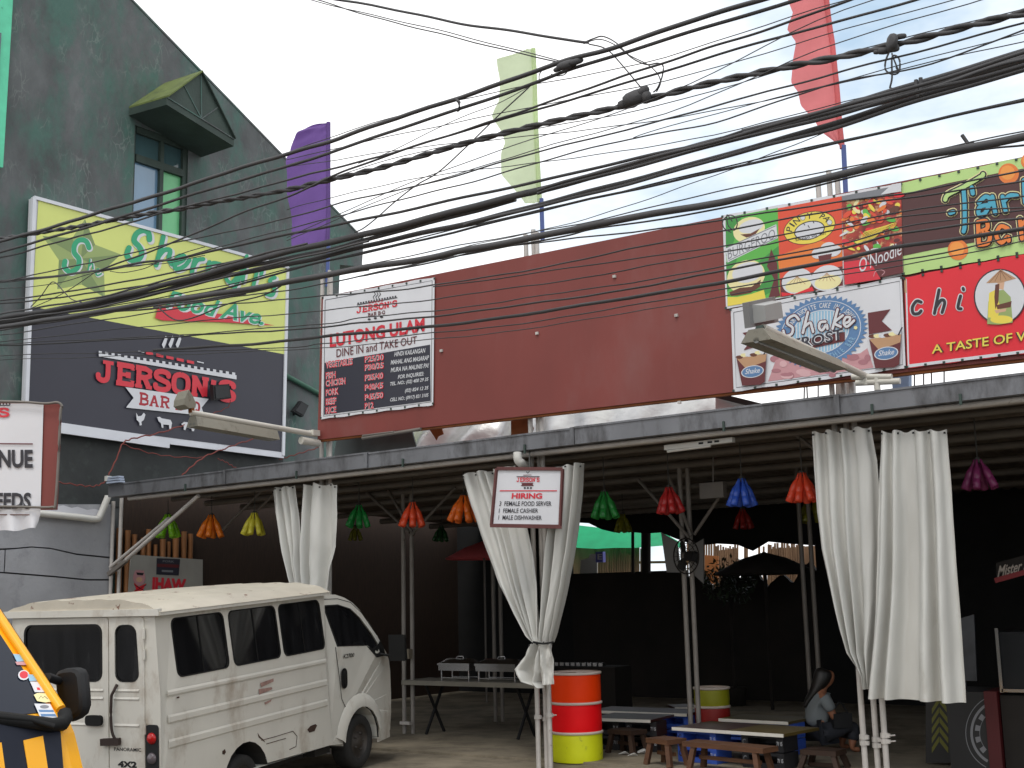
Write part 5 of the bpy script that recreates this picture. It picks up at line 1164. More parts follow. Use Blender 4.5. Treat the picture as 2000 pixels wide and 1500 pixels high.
for s_ in (-1, 1):
    n1 = len(tr); tr += [(0, bp(.06, s_*.1, -.01), .115), (n1, bp(.4, s_*.13, .05), .09), (n1+1, bp(.36, s_*.14, -.13), .065)]
skin_mesh('trousers', tr, mJn, pe)
skin_mesh('hair', [(None, bp(.145,0,.69), (.085,.09)), (0, bp(.12,0,.62), (.115,.12)), (1, bp(.08,0,.54), (.11,.10)), (2, bp(-.0,-.02,.44), (.09,.05)), (3, bp(-.07,-.05,.34), (.06,.03)), (4, bp(-.115,-.07,.25), (.03,.02))], mHair, pe)
hd = thing('handbag', 'dark handbag on the lap of the seated person', 'bag', bp(.28, .05, .07)); c = bp(.22, .17, .12)
mb = MB(); mb.box(c, (.22,.14,.16), ax=(fd, rd, V((0,0,1)))); part(mb, 'pouch', mBlk, hd); mb = MB(); mb.tube(smooth_path([c+fd*-.09+V((0,0,.08)), c+V((0,0,.2)), c+fd*.09+V((0,0,.08))]), .01, 6); part(mb, 'strap', mBlk, hd)

# right side stalls in the dark
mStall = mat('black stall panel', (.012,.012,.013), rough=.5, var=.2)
YK = 12.9
st = thing('food_stall', 'dark food stall with half a grey gear emblem and red corner post', 'stall', PY(1920, 1500, YK))
xA, xB_, xC = PY(1850, 1400, YK).x, PY(1926, 1400, YK).x, PY(1952, 1400, YK).x
zk = PY(1926, 1352, YK).z
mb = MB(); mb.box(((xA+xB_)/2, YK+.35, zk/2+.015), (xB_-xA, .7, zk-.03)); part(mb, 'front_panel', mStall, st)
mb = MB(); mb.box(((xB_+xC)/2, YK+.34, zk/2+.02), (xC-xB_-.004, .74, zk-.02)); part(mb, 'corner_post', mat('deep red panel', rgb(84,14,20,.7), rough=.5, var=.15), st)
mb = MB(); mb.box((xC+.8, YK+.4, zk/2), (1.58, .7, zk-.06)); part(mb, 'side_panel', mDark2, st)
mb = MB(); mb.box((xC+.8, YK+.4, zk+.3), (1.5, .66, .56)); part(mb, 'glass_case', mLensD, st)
mb = MB()
for x in (xC+.04, xC+1.56): mb.bar((x, YK+.02, zk), (x, YK+.02, zk+.62), .03, .03)
mb.bar((xC+.04, YK+.02, zk+.02), (xC+1.56, YK+.02, zk+.02), .03, .03); part(mb, 'case_frame', mSteel, st)
p = Print(planeY(YK)); gc = (1957, 1431)
arc = lambda r0, r1, t0, t1, n=24: [[(gc[0]+r*math.cos(R(t0+(t1-t0)*(k+dk)/n)), gc[1]+r*1.06*math.sin(R(t0+(t1-t0)*(k+dk)/n))) for r, dk in ((r0,0),(r1,0),(r1,1),(r0,1))] for k in range(n)]
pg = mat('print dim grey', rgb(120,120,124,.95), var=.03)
p.many(arc(70, 71.5, 116, 244), pg); p.many(arc(57, 62, 118, 242), pg); p.many(arc(43, 44, 134, 226), pg)
for t in (140, 165, 190, 215): p.many(arc(44, 53, t-6, t+6, 4), pg)
p.build('print', st)
ms_ = thing('stall_sign', 'dark red edged stall sign with white script at the right edge', 'sign', PY(1975, 1130, 13.2))
mb = MB(); mb.prism([PY(x, y, 13.2) for x, y in ((1945,1100),(2080,1062),(2080,1096),(1946,1134))], V((0,.06,0))); part(mb, 'sign_panel', mDark2, ms_)
mb = MB(); mb.bar(PY(1944,1134,13.15), PY(2080,1096,13.15), .05, .05); part(mb, 'edging', mat('dull red edge', rgb(110,26,30,1.1)), ms_)
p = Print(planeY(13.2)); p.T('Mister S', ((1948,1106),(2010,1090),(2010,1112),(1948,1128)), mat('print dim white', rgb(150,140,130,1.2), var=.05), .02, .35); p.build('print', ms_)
mb = MB(); mb.tube([PY(2080,1070,13.3), V((PY(2080,1070,13.3).x, 13.3, 3.3))], .02, 6); part(mb, 'hanger', mBlk, ms_)
cv = thing('chevron_board', 'dark board with yellow green chevron arrows under the long curtain', 'board', PY(1835, 1480, 13.4))
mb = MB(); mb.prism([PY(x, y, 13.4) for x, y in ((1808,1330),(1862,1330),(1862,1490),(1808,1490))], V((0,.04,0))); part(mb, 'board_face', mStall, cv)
p = Print(planeY(13.4)); pc = mat('print chevron', rgb(110,110,36,.9), var=.1)
for k in range(5):
    y = 1362+k*19; p.P([(1835,y),(1852,y+22),(1852,y+33),(1835,y+11)], pc); p.P([(1834,y),(1834,y+11),(1820,y+33),(1820,y+22)], pc)
p.build('print', cv)
pn = thing('menu_stand', 'dim grey standing panel between long curtain and stall', 'panel', PY(1885, 1340, 14.5))
mb = MB(); mb.prism([PY(x, y, 14.5) for x, y in ((1868,1210),(1902,1200),(1908,1330),(1870,1330))], V((0,.03,0))); mb.tube([PY(1885,1330,14.5), V((PY(1885,1330,14.5).x, 14.52, .03))], .02, 6); part(mb, 'panel_face', mat('dim grey panel', rgb(70,74,80), rough=.4, var=.4, scale=4), pn)
# ================================================================== white passenger van parked nose-in
azv, piv = R(-11.5), R(3.3)
vf = V((math.sin(azv)*math.cos(piv), math.cos(azv)*math.cos(piv), math.sin(piv))); vl = V((-math.cos(azv), math.sin(azv), 0)); vu = vf.cross(vl).normalized()
if vu.z < 0: vu = -vu
vo = PZ(705, 1503, 0)
mwv = Matrix(((vf.x, vl.x, vu.x, vo.x), (vf.y, vl.y, vu.y, vo.y), (vf.z, vl.z, vu.z, vo.z), (0,0,0,1)))
van = thing('van', 'old white passenger van with dented ribbed side parked nose-in at the food court', 'van', mw=mwv)
def vloc(px, py_):   # a pixel on the van's right side plane, in van coordinates
    d = ray(px, py_); t = (vo-C0).dot(vl)/d.dot(vl); P = C0+d*t-vo; return (P.dot(vf), P.dot(vu))
mVan = mat('white van paint', rgb(202, 199, 190, 1.1), rough=.32, var=.06, scale=2, spec=.4, stain=rgb(150,132,112,1.0), stain_at=(.54,.80), stain_scale=2.4, bump=.12, bscale=2.2, stretch=(1,1,.6))
mVanR = mat('chipped roof paint', rgb(196, 188, 172, .98), rough=.5, var=.08, scale=3, stain=rgb(110,64,44), stain_at=(.60,.64), stain_scale=3.4, bump=.1, bscale=14, stretch=(1,2,2))
mRub = mat('black rubber', (.010,.010,.010), rough=.7, var=.2, spec=.25); mTint = mat('tinted glass', (.010,.010,.011), rough=.05, var=.4, scale=3, spec=.55, stain=(.05,.05,.05), stain_at=(.6,.85), stain_scale=3, stretch=(3,3,.5))
mTyre = mat('tyre', (.022,.021,.02), rough=.85, var=.2, bump=.2, bscale=40); mHub = mat('rusty wheel steel', (.07,.06,.052), rough=.6, metal=.4, var=.3, scale=8)
mGrime = mat('underbody grime', (.02,.018,.016), rough=.9, var=.3)
S0, S1, Wd = -3.36, -.58, 1.76
lean = lambda u: .055*max(0, u-1.25)/.7
sideL = lambda s_, u: V((s_, lean(u), u))
def archpts(c, cu, r, ub, n=9): 
    a0 = math.asin(max(-1, min(1, (ub-cu)/r))); return [(c+r*math.cos(a0+(math.pi-2*a0)*k/n), cu+r*math.sin(a0+(math.pi-2*a0)*k/n)) for k in range(n+1)]
UB = .40
wins = [(-3.17,-2.40),(-2.33,-1.54),(-1.49,-.71)]
def wpoly(a, b, sh=.05): return [(x-sh*(u-1.37)/.57, u) for x, u in rrect(a+.06, 1.385, b+.06, 1.915, .07)]
sidepoly = [(S1,UB-.03),(S1,1.965),(S0,1.965),(S0,UB+.02)]+archpts(-2.12,.30,.36,UB)[::-1]
body = MB()
body.holed(sidepoly, [wpoly(a, b) for a, b in wins], sideL, V((0,.022,0)))
for u0, u1, h_ in ((1.235,1.285,.006),(1.00,1.07,.007),(.785,.86,.008)):        # pressed ribs
    for s_, e_ in ((S0+.1, S1-.08),):
        body.add([(s_,lean(u1),u1+.012),(e_,lean(u1),u1+.0),(e_,-h_,u1-.02),(s_,-h_,u1-.008),(e_,-h_*.9,u0+.01),(s_,-h_*.9,u0+.02),(e_,.0,u0),(s_,.0,u0+.008)], [[0,3,2,1],[3,5,4,2],[5,7,6,4],[0,7,5,3],[1,2,4,6]])
body.add([(S1,lean(1.965),1.965),(S1,Wd-lean(1.965),1.965),(S1,Wd,UB),(S1,0,UB)], [[0,1,2,3]])
body.add([(S0,0,UB),(S1,0,UB-.03),(S1,Wd,UB-.03),(S0,Wd,UB)], [[0,1,2,3]])
body.add([(S0,Wd,UB),(S1,Wd,UB),(S1,Wd-.06,1.965),(S0,Wd-.06,1.965)], [[0,1,2,3]])
# rear face with door windows
rl_ = lambda l, u: V((S0, l, u))
w1 = rrect(.63, 1.38, 1.55, 1.89, .08); w2 = [(l+(.035 if l < .35 else 0)*(u-1.38)/.5, u) for l, u in rrect(.215, 1.38, .485, 1.88, .08)]
body.holed([(0,UB+.02),(0,1.25),(.055,1.965),(Wd-.055,1.965),(Wd,1.25),(Wd,UB+.02)], [w1, w2], rl_, V((.022,0,0)))
part(body, 'body', mVan, van, local=True)
# doors on the rear as raised skins with seams
for l0, l1, hole_ in ((.565, 1.66, w1), (.165, .552, w2)):
    mb = MB(); sk_ = lambda l, u: V((S0-.014, l, u))
    mb.holed(rrect(l0, .60, l1, 1.945, .03, 2), [[(a, b) for a, b in hole_]], sk_, V((.016,0,0)))
    o_ = rrect(l0, .60, l1, 1.945, .03, 2)
    for i in range(len(o_)):
        a, b = o_[i], o_[(i+1) % len(o_)]; mb.add([sk_(*a), sk_(*b), sk_(*b)+V((.014,0,0)), sk_(*a)+V((.014,0,0))], [[0,1,2,3]])
    for uu in (1.22, 1.29, .99):
        mb.add([(S0-.014,l0+.05,uu),(S0-.014,l1-.05,uu),(S0-.022,l1-.06,uu+.012),(S0-.022,l0+.06,uu+.012),(S0-.014,l0+.05,uu+.03),(S0-.014,l1-.05,uu+.03)], [[0,1,2,3],[3,2,5,4]])
    dr = part(mb, 'rear_door', mVan, van, local=True)
    gk = MB(); n = len(hole_); cx = sum(a for a, b in hole_)/n; cy = sum(b for a, b in hole_)/n
    q1 = [V((S0-.018, a, b)) for a, b in hole_]; q2 = [V((S0-.018, cx+(a-cx)*.95, cy+(b-cy)*.95)) for a, b in hole_]
    for i in range(n): j = (i+1) % n; gk.add([q1[i], q1[j], q2[j], q2[i]], [[0,1,2,3]])
    part(gk, 'window_seal', mRub, dr, local=True)
    gm = MB(); gm.poly([V((S0-.006, a, b)) for a, b in hole_]); part(gm, 'window', mTint, dr, local=True)
    if l0 > .5:
        hm = MB(); hm.prism([V((S0-.02, a, b)) for a, b in rrect(.62, 1.0, .80, 1.09, .03, 3)], (-.03,0,0)); part(hm, 'handle', mRub, dr, local=True)
        hm = MB(); hm.prism([V((S0-.004, a, b)) for a, b in ((1.30,1.40),(1.10,1.40),(1.10,1.56),(1.30,1.56))], (-.001,0,0)); part(hm, 'paper_notice', pEdge, dr, local=True)
    else:
        hm = MB(); hm.tube(smooth_path([(S0-.02,.46,1.36),(S0-.05,.475,1.30),(S0-.05,.50,1.24),(S0-.05,.50,1.0),(S0-.045,.47,.9),(S0-.02,.44,.87)]), .013, 7); hm.bar((S0-.04,.62,.86),(S0-.04,.42,.87),.04,.06); part(hm, 'lock_rod', mat('rusty rod', (.06,.04,.035), rough=.7, metal=.4, var=.3), dr, local=True)
        hm = MB()
        for uu in (1.8, 1.62, .98): hm.tube([(S0-.02,.158,uu-.045),(S0-.02,.158,uu+.045)], .014, 7)
        part(hm, 'hinge', mVan, dr, local=True)
        p = Print(lambda x, y, o_=0: mwv @ V((S0-.0145-o_, x, y)))
        p.T('PANORAMIC', ((.50,.815),(.20,.815),(.20,.785),(.50,.785)), mBlk, .01); p.T('4X2', ((.46,.70),(.25,.70),(.25,.645),(.46,.645)), mBlk, .05); p.build('lettering', dr)
# side windows
for a, b in wins:
    hp_ = wpoly(a, b); n = len(hp_); cx = sum(x for x, y in hp_)/n; cy = sum(y for x, y in hp_)/n
    q1 = [sideL(x, y)+V((0,-.006,0)) for x, y in hp_]; q2 = [sideL(cx+(x-cx)*.955, cy+(y-cy)*.955)+V((0,-.003,0)) for x, y in hp_]
    mb = MB()
    for i in range(n): j = (i+1) % n; mb.add([q1[i], q1[j], q2[j], q2[i]], [[0,1,2,3]])
    fr = part(mb, 'window', mRub, van, local=True)
    mb = MB(); mb.poly([sideL(x, y)+V((0,.008,0)) for x, y in hp_]); part(mb, 'pane', mTint, fr, local=True)
    mb = MB(); mb.bar(sideL((a+b)/2+.06, 1.40)+V((0,.004,0)), sideL((a+b)/2+.02, 1.9)+V((0,.004,0)), .012, .006); part(mb, 'divider', mRub, fr, local=True)
# roof: crowned, with drip rail and ribs
mb = MB()
def rf_(u, v):
    s_ = S0-.03+(S1+.03-S0)*v; l = -.03+(Wd+.06)*u; e_ = min(u, 1-u)
    z = 1.985+.13*(1-(2*u-1)**4)*(.86+.14*math.sin(math.pi*min(1, v*.9+.1))) + (.008 if int(u*14) % 2 else 0)
    return V((s_, l, z))
mb.grid(rf_, 28, 14); 
n = 28
edge = [rf_(k/n, 0) for k in range(n+1)]; mb.add(edge+[V((S0-.03, -.03+(Wd+.06)*k/n, 1.955)) for k in range(n+1)], [[k, k+1, n+2+k, n+1+k] for k in range(n)])
edge = [rf_(k/n, 1) for k in range(n+1)]; mb.add(edge+[V((S1, -.03+(Wd+.06)*k/n, 1.955)) for k in range(n+1)], [[k, k+1, n+2+k, n+1+k] for k in range(n)])
part(mb, 'roof', mVanR, van, local=True)
mb = MB(); mb.bar((S0-.035,.028,1.972), (S1,.028,1.972), .10, .035); mb.bar((S0-.02,-.02,1.985),(S0-.02,Wd+.02,1.985),.05,.06); part(mb, 'drip_rail', mVan, van, local=True)
# cab
cabp = [(-.57,UB-.04),(-.57,1.93),(-.45,1.95),(-.2,1.935),(-.02,1.89),(.14,1.82),(.27,1.73),(.42,1.58),(.56,1.43),(.68,1.30),(.79,1.20),(.86,1.10),(.895,.97),(.90,.72),(.88,.50),(.83,.30),(.70,.24)]
ar = archpts(.06,.30,.37,.30)
cabp = cabp+[(.44,.26)]+[(a, b) for a, b in ar]+[(-.32,.33)]
dw = [vloc(650,1182),vloc(679,1180),vloc(702,1188),vloc(718,1206),vloc(736,1236),vloc(749,1262),vloc(744,1272),vloc(735,1268),vloc(726,1261),vloc(668,1263)]
il = lambda u: .03+.12*max(0, u-1.15)/.8
cs = lambda s_, u: V((s_, il(u)+max(0, s_-.55)*.18, u))
mb = MB(); mb.holed(cabp, [dw], cs, V((0,.02,0)))
n = len(cabp)
mir = lambda v_: V((v_.x, Wd-v_.y, v_.z))
for i in range(n):
    a, b = cs(*cabp[i]), cs(*cabp[(i+1) % n]); mb.add([a, b, mir(b), mir(a)], [[0,1,2,3]], 0, 2 <= i <= 13)
mb.add([mir(cs(*q)) for q in cabp], [list(range(n))])
part(mb, 'cab', mVan, van, local=True)
mb = MB(); mb.poly([cs(*q)+V((0,.012,0)) for q in dw]); mb2 = part(mb, 'cab_window', mTint, van, local=True)
mb = MB(); qs = [cs(*q)+V((0,-.003,0)) for q in dw]; cx = sum(qs, V())/len(qs)
for i in range(len(qs)): j = (i+1) % len(qs); mb.add([qs[i], qs[j], cx.lerp(qs[j], .94), cx.lerp(qs[i], .94)], [[0,1,2,3]])
part(mb, 'window_seal', mRub, mb2, local=True)
# windscreen on the slope
mb = MB(); f0, f1 = cs(.24,1.75), cs(.68,1.30); up_n = V((.72,0,.69))*.006
mb.poly([f0+up_n+V((0,.05,0)), mir(f0)+up_n-V((0,.05,0)), mir(f1)+up_n-V((0,.06,0)), f1+up_n+V((0,.06,0))]); part(mb, 'windscreen', mTint, van, local=True)
# door seam lines, flare, handle, mirror
mb = MB()
def seam(pts, r=.004):
    for a, b in zip(pts[:-1], pts[1:]): mb.bar(cs(*a)+V((0,-.001,0)), cs(*b)+V((0,-.001,0)), r*1.6, .004, up=(0,1,0))
seam([vloc(643,1176),vloc(652,1170),vloc(680,1169),vloc(704,1176),vloc(722,1196),vloc(746,1240)]); seam([vloc(665,1264),vloc(668,1330),vloc(672,1365),vloc(684,1392),vloc(695,1402)])
part(mb, 'door_seam', mRub, van, local=True)
mb = MB()
fl_o = archpts(.06,.30,.52,.42,12); fl_i = archpts(.06,.30,.375,.34,12)
for i in range(12):
    a, b, c, d = fl_o[i], fl_o[i+1], fl_i[i+1], fl_i[i]
    A, B = cs(*a), cs(*b); Cc, D = cs(*c)+V((0,-.035,0)), cs(*d)+V((0,-.035,0)); m_ = [(cs((p_[0]+q_[0])/2, (p_[1]+q_[1])/2)+V((0,-.038,0))) for p_, q_ in ((a, d), (b, c))]
    mb.add([A, B, m_[1], m_[0], Cc, D], [[0,1,2,3],[3,2,4,5]], 0, True)
part(mb, 'wheel_flare', mVan, van, local=True)
mb = MB(); hc_ = vloc(677, 1325); mb.prism([cs(hc_[0]+a, hc_[1]+b)+V((0,-.004,0)) for a, b in rrect(-.062,-.11,.062,.11,.055,4)], (0,.003,0)); mb.prism([cs(hc_[0]+a, hc_[1]+b)+V((0,-.022,0)) for a, b in rrect(-.018,-.08,.03,.08,.02,3)], (0,.02,0)); part(mb, 'handle', mRub, van, local=True)
mb = MB(); mb.prism([cs(*vloc(x, y))+V((0,-.006,0)) for x, y in ((725,1262),(736,1268),(747,1258),(752,1252),(760,1262),(762,1280),(741,1284),(732,1272))], (0,.01,0)); part(mb, 'mirror_mount', mRub, van, local=True)
mb = MB(); c = V((.62, -.18, 1.27)); mb.hexa([c+V((-.05,-.11,-.15)), c+V((.05,-.09,-.14)), c+V((.05,.1,-.14)), c+V((-.05,.1,-.15))], [c+V((-.05,-.11,.15)), c+V((.04,-.08,.14)), c+V((.04,.09,.14)), c+V((-.05,.1,.15))]); mb.tube([c+V((0,.08,-.1)), cs(.6,1.2)+V((0,.02,0))], .015, 6); part(mb, 'mirror', mRub, van, local=True)
mb = MB(); mb.prism([V((.84+.04*(k == 1), .02 if k != 3 else Wd-.02, u)) for k, u in ()] or [V((.45,.03,.22)), V((.80,.07,.22)), V((.87,.12,.28)), V((.89,.12,.52)), V((.46,.03,.52))], (0,.012,0)); part(mb, 'bumper_corner', mVan, van, local=True)
p = Print(lambda x, y, o_=0: mwv @ (cs(*vloc(x, y))+V((0,-o_,0)))); p.T('K2700', ((678,1278),(699,1275),(698,1283),(677,1287)), mBlk, .02, .2); p.build('lettering', van)
# tail lamp
mb = MB(); mb.prism([V((S0-.016, a, b)) for a, b in rrect(.02,.62,.152,1.015,.03,3)], (.03,0,0)); tl_ = part(mb, 'tail_light', mBlk, van, local=True)
for uu, m_ in ((.90, mat('red lens', (.45,.01,.01), rough=.15, var=.05)), (.73, mat('smoky lens', (.12,.10,.11), rough=.15, var=.1))):
    mb = MB(); mb.lathe([(0,.028),(.035,.022),(.05,.004),(.05,0)], (S0-.017,.086,uu), 16, ax=(V((0,1,0)), V((0,0,1)), V((-1,0,0)))); part(mb, 'lens', m_, tl_, local=True)
# wheels, sills, rust marks
def wheel(s_, l, r, wd_):
    ax_ = (V((1,0,0)), V((0,0,1)), V((0,-1,0)))
    mb = MB(); mb.lathe([(r*.62,0),(r*.66,.02),(r*.9,.018),(r*.985,-.005),(r,-.04),(r,-wd_+.03),(r*.96,-wd_),(r*.6,-wd_)], (s_, l, r), 32, ax=ax_); wh = part(mb, 'wheel', mTyre, van, local=True)
    mb = MB(); mb.lathe([(r*.63,-.0),(r*.6,-.02),(r*.52,-.045),(r*.36,-.03),(r*.28,-.01),(r*.2,.01),(r*.12,.02),(0,.02)], (s_, l, r), 24, ax=ax_); part(mb, 'rim', mHub, wh, local=True)
    mb = MB()
    for k in range(5): a_ = k*1.2566; mb.lathe([(.012,-.02),(.012,.012),(0,.014)], (s_+r*.3*math.cos(a_), l, r+r*.3*math.sin(a_)), 6, ax=ax_)
    part(mb, 'wheel_nut', mHub, wh, local=True)
wheel(.06, .05, .295, .19); wheel(-2.12, .06, .27, .2); wheel(.06, Wd-.24, .295, .19); wheel(-2.12, Wd-.26, .27, .2)
mb = MB(); mb.box((-1.2, Wd/2, .34), (4.0, Wd-.5, .16)); mb.box((.06, Wd/2, .55), (.9, Wd-.6, .5)); mb.box((-2.12, Wd/2, .55), (.75, Wd-.7, .3)); mb.box((-.62, .3, .42), (.3, .4, .3)); part(mb, 'underbody', mGrime, van, local=True)
for c, cu, r in ((.06,.30,.37), (-2.12,.30,.36)):
    mb = MB()
    pts = archpts(c, cu, r+.005, .28, 10)
    for a, b in zip(pts[:-1], pts[1:]): mb.add([(a[0],.01,a[1]),(b[0],.01,b[1]),(b[0],.45,b[1]),(a[0],.45,a[1])], [[0,1,2,3]])
    part(mb, 'wheel_arch', mGrime, van, local=True)
mRs = mat('rust spot', (.06,.03,.02), rough=.9, var=.4)
def spot(px, nm='rust_patch', m=mRs):
    mb = MB(); mb.prism([V((vloc(*q)[0], -.0025, vloc(*q)[1])) for q in px], (0,.001,0)); part(mb, nm, m, van, local=True)
spot([(600,1425),(606,1418),(616,1414),(619,1417),(614,1428),(604,1431)]); spot([(434,1467),(439,1463),(441,1469),(438,1474),(434,1473)]); spot([(503,1431),(507,1438),(515,1445),(518,1450),(512,1446),(505,1440)]); spot([(345,1361),(350,1360),(350,1363),(345,1364)])
mScr = mat('scuff', rgb(150,120,112,1.15), rough=.5, var=.25, scale=20)
for px in ([(508,1334),(534,1325),(534,1331),(510,1342)], [(505,1346),(530,1342),(532,1346),(506,1357)], [(516,1372),(530,1366),(529,1370),(518,1376)]): spot(px, 'scuff_mark', mScr)
for (a, b) in (((510,1446),(540,1438)),((540,1438),(572,1428)),((572,1428),(580,1438)),((580,1438),(578,1458)),((578,1458),(565,1464)),((520,1453),(558,1442))):
    mb = MB(); A, B = vloc(*a), vloc(*b); mb.bar((A[0],-.0015,A[1]), (B[0],-.0015,B[1]), .006, .003, up=(0,1,0)); part(mb, 'crack', mRs, van, local=True)

# ================================================================== yellow and black striped vehicle at the lower left
mY = mat('yellow paint', rgb(236,158,22,1.2), rough=.3, var=.04, spec=.5); mInk = mat('blue black paint', (.014,.017,.028), rough=.5, var=.1, spec=.2); mWS = mat('blue tinted glass', (.010,.015,.028), rough=.04, var=0, spec=.22)
YJ = 3.4; WJ = 1.62
A1, Cc1 = PY(0, 1196, YJ), PY(131, 1392, YJ); D1, E1, F1 = PY(160, 1440, YJ), PY(165, 1500, YJ), PY(150, 1424, YJ)
slope = (A1-Cc1); top_ = Cc1+slope*1.45
jp = thing('minibus', 'yellow minibus with black windscreen surround and striped nose at lower left', 'minibus', V((Cc1.x-1.5, YJ-WJ/2, -.25)))
prof = [top_, A1, Cc1, PY(148,1430,YJ), PY(157,1465,YJ), PY(165,1500,YJ), V((E1.x+.05, YJ, .9)), V((E1.x+.05, YJ, .3)), V((E1.x-.1, YJ, .0)), V((E1.x-4.0, YJ, .0)), V((E1.x-4.05, YJ, 1.9)), V((top_.x-.35, YJ, top_.z+.1))]
mb = MB()
rnd = lambda P_, k: V((P_.x-(.05 if k else 0), P_.y-(.0 if not k else 0), P_.z))
n = len(prof); lv = [0, .06, WJ-.06, WJ]
def pj(i, j): P_ = prof[i]; ins = .012 if j in (0, 3) else 0; return V((P_.x-ins*(1 if 0 <= i <= 8 else 0), YJ-lv[j]+0, P_.z-ins*.4*(1 if i in (0, 11, 10) else 0)))
for j in range(3):
    for i in range(n): mb.add([pj(i,j), pj((i+1)%n,j), pj((i+1)%n,j+1), pj(i,j+1)], [[0,1,2,3]], 0, False)
mb.add([pj(i,0) for i in range(n)], [list(range(n))]); mb.add([pj(i,3) for i in range(n)], [list(range(n))[::-1]])
recalc(part(mb, 'body', mY, jp))
nW = V((-(-slope.z), 0, slope.x)); nW = V((slope.z, 0, -slope.x)).normalized()
if nW.x < 0: nW = -nW
def wsp(x, y, o_=0): return PP(x, y, Cc1+nW*o_, nW)
G0 = PY(148,1430,YJ); Gn = V(((E1-G0).z*-1, 0, (E1-G0).x)); Gn = V(((G0-E1).z, 0, -(G0-E1).x)).normalized()
if Gn.x < 0: Gn = -Gn
def fp(x, y, o_=0): return PP(x, y, G0+Gn*o_, Gn)
mb = MB(); t0, t1 = Cc1+slope*1.4, Cc1+slope*.02
w0 = YJ-.075; w1_ = YJ-WJ+.08
mb.prism([V((t1.x, w0, t1.z))+nW*.004, V((t0.x, w0, t0.z))+nW*.004, V((t0.x, w1_, t0.z))+nW*.004, V((t1.x, w1_, t1.z))+nW*.004], nW*-.02); wsj = part(mb, 'windscreen', mWS, jp)
mb = MB()
mb.tube([V((q.x, YJ-.03, q.z))+nW*.012 for q in (Cc1+slope*1.4, Cc1+slope*.7, Cc1+slope*.02)], .022, 8); part(mb, 'pillar_trim', mY, jp)
mb = MB(); mb.tube([V((q.x-.02, YJ+.012, q.z+.0)) for q in (Cc1+slope*1.4, Cc1+slope*.55)], .012, 6); part(mb, 'drip_seal', mRub, jp)
mb = MB(); mb.prism([fp(x, y, .022) for x, y in ((-300,1404),(0,1412),(90,1420),(112,1428),(118,1424),(124,1500),(126,1530),(-300,1530))], Gn*-.004); nz = part(mb, 'nose_panel', mInk, jp)
mb = MB(); mb.tube([wsp(x, y, .03) for x, y in ((-300,1392),(0,1404),(100,1416),(122,1414),(128,1404),(126,1392))], .03, 8); part(mb, 'cowl', mRub, jp)
mb = MB(); mb.tube([wsp(-40,1396,.05), wsp(60,1406,.05), wsp(106,1419,.06)], .012, 6); mb.tube([wsp(-160,1385,.03), wsp(-40,1396,.03)], .008, 5); part(mb, 'wiper', mRub, jp)
for px in ([(46,1446),(84,1437),(98,1530),(60,1530)], [(-40,1452),(3,1450),(14,1530),(-40,1530)], [(-130,1458),(-88,1455),(-80,1530),(-120,1530)]):
    mb = MB(); mb.prism([fp(x, y, .026) for x, y in px], Gn*-.003); part(mb, 'stripe', mY, jp)
mb = MB(); c = PY(140, 1352, YJ+.14)
mo = [(112,1312),(118,1304),(130,1300),(152,1298),(162,1302),(167,1312),(171,1350),(173,1384),(168,1400),(156,1410),(142,1416),(134,1410),(122,1380),(114,1345)]
mc = sum((PY(x, y, YJ+.14) for x, y in mo), V())/len(mo)
lay_ = [[mc.lerp(PY(x, y, YJ+.14), k)+V((0, -dx_, 0)) for x, y in mo] for k, dx_ in ((.74,.03),(.86,.02),(.9,0),(.88,-.02),(.8,-.03))]
for q0, q1 in zip(lay_[:-1], lay_[1:]):
    mb.add(q0+q1, [[i, (i+1) % len(mo), len(mo)+(i+1) % len(mo), len(mo)+i] for i in range(len(mo))], 0, True)
mb.poly(lay_[0]); mb.poly(lay_[-1]); mb.tube([PY(115,1330,YJ+.1), PY(92,1322,YJ)], .02, 6); part(mb, 'mirror', mBlk, jp)
p = Print(lambda x, y, o_=0: wsp(x, y, .006+o_))
stk = lambda x, y: (x/4.545, 1170+y/4.545)
def sq(pts, m): p.P([stk(*q) for q in pts], m)
sq([(115,487),(195,492),(230,550),(150,556)], pBlueL); sq([(135,556),(235,556),(250,585),(150,585)], pPink); p.E(stk(210,675), 11, 10, pWhite, 12); p.E(stk(212,672), 8.5, 7.5, pRed, 12)
sq([(245,668),(320,672),(342,725),(262,728)], pBlueL); sq([(266,732),(370,734),(410,828),(308,826)], pWhite); sq([(325,785),(350,785),(360,808),(332,808)], pRed)
sq([(300,850),(330,834),(425,836),(455,880),(450,912),(400,918),(330,905)], pCream); p.S([stk(345,885),stk(365,858),(stk(380,880)),stk(395,862),stk(425,888)], 1, pBlack, False)
sq([(304,928),(445,930),(512,1058),(360,1056)], pWhite); sq([(340,982),(472,984),(482,1004),(352,1004)], pBlue); sq([(358,1018),(490,1020),(500,1042),(368,1042)], pBlue); p.E(stk(395,956), 9, 3.5, pGrey, 14)
p.build('sticker', wsj)
for x, y in ((E1.x-.75, YJ-.1), (E1.x-3.2, YJ-.1), (E1.x-.75, YJ-WJ+.12), (E1.x-3.2, YJ-WJ+.12)):
    mb = MB(); s_ = 1 if y > YJ-.8 else -1
    mb.lathe([(0,.02),(.12,.03),(.19,.0),(.2,.02),(.29,.02),(.31,0),(.31,-.15),(.28,-.18),(0,-.18)], (x, y+.11*s_, .06), 24, ax=(V((1,0,0)), V((0,0,1)), V((0,s_,0)))); part(mb, 'wheel', mTyre, jp)

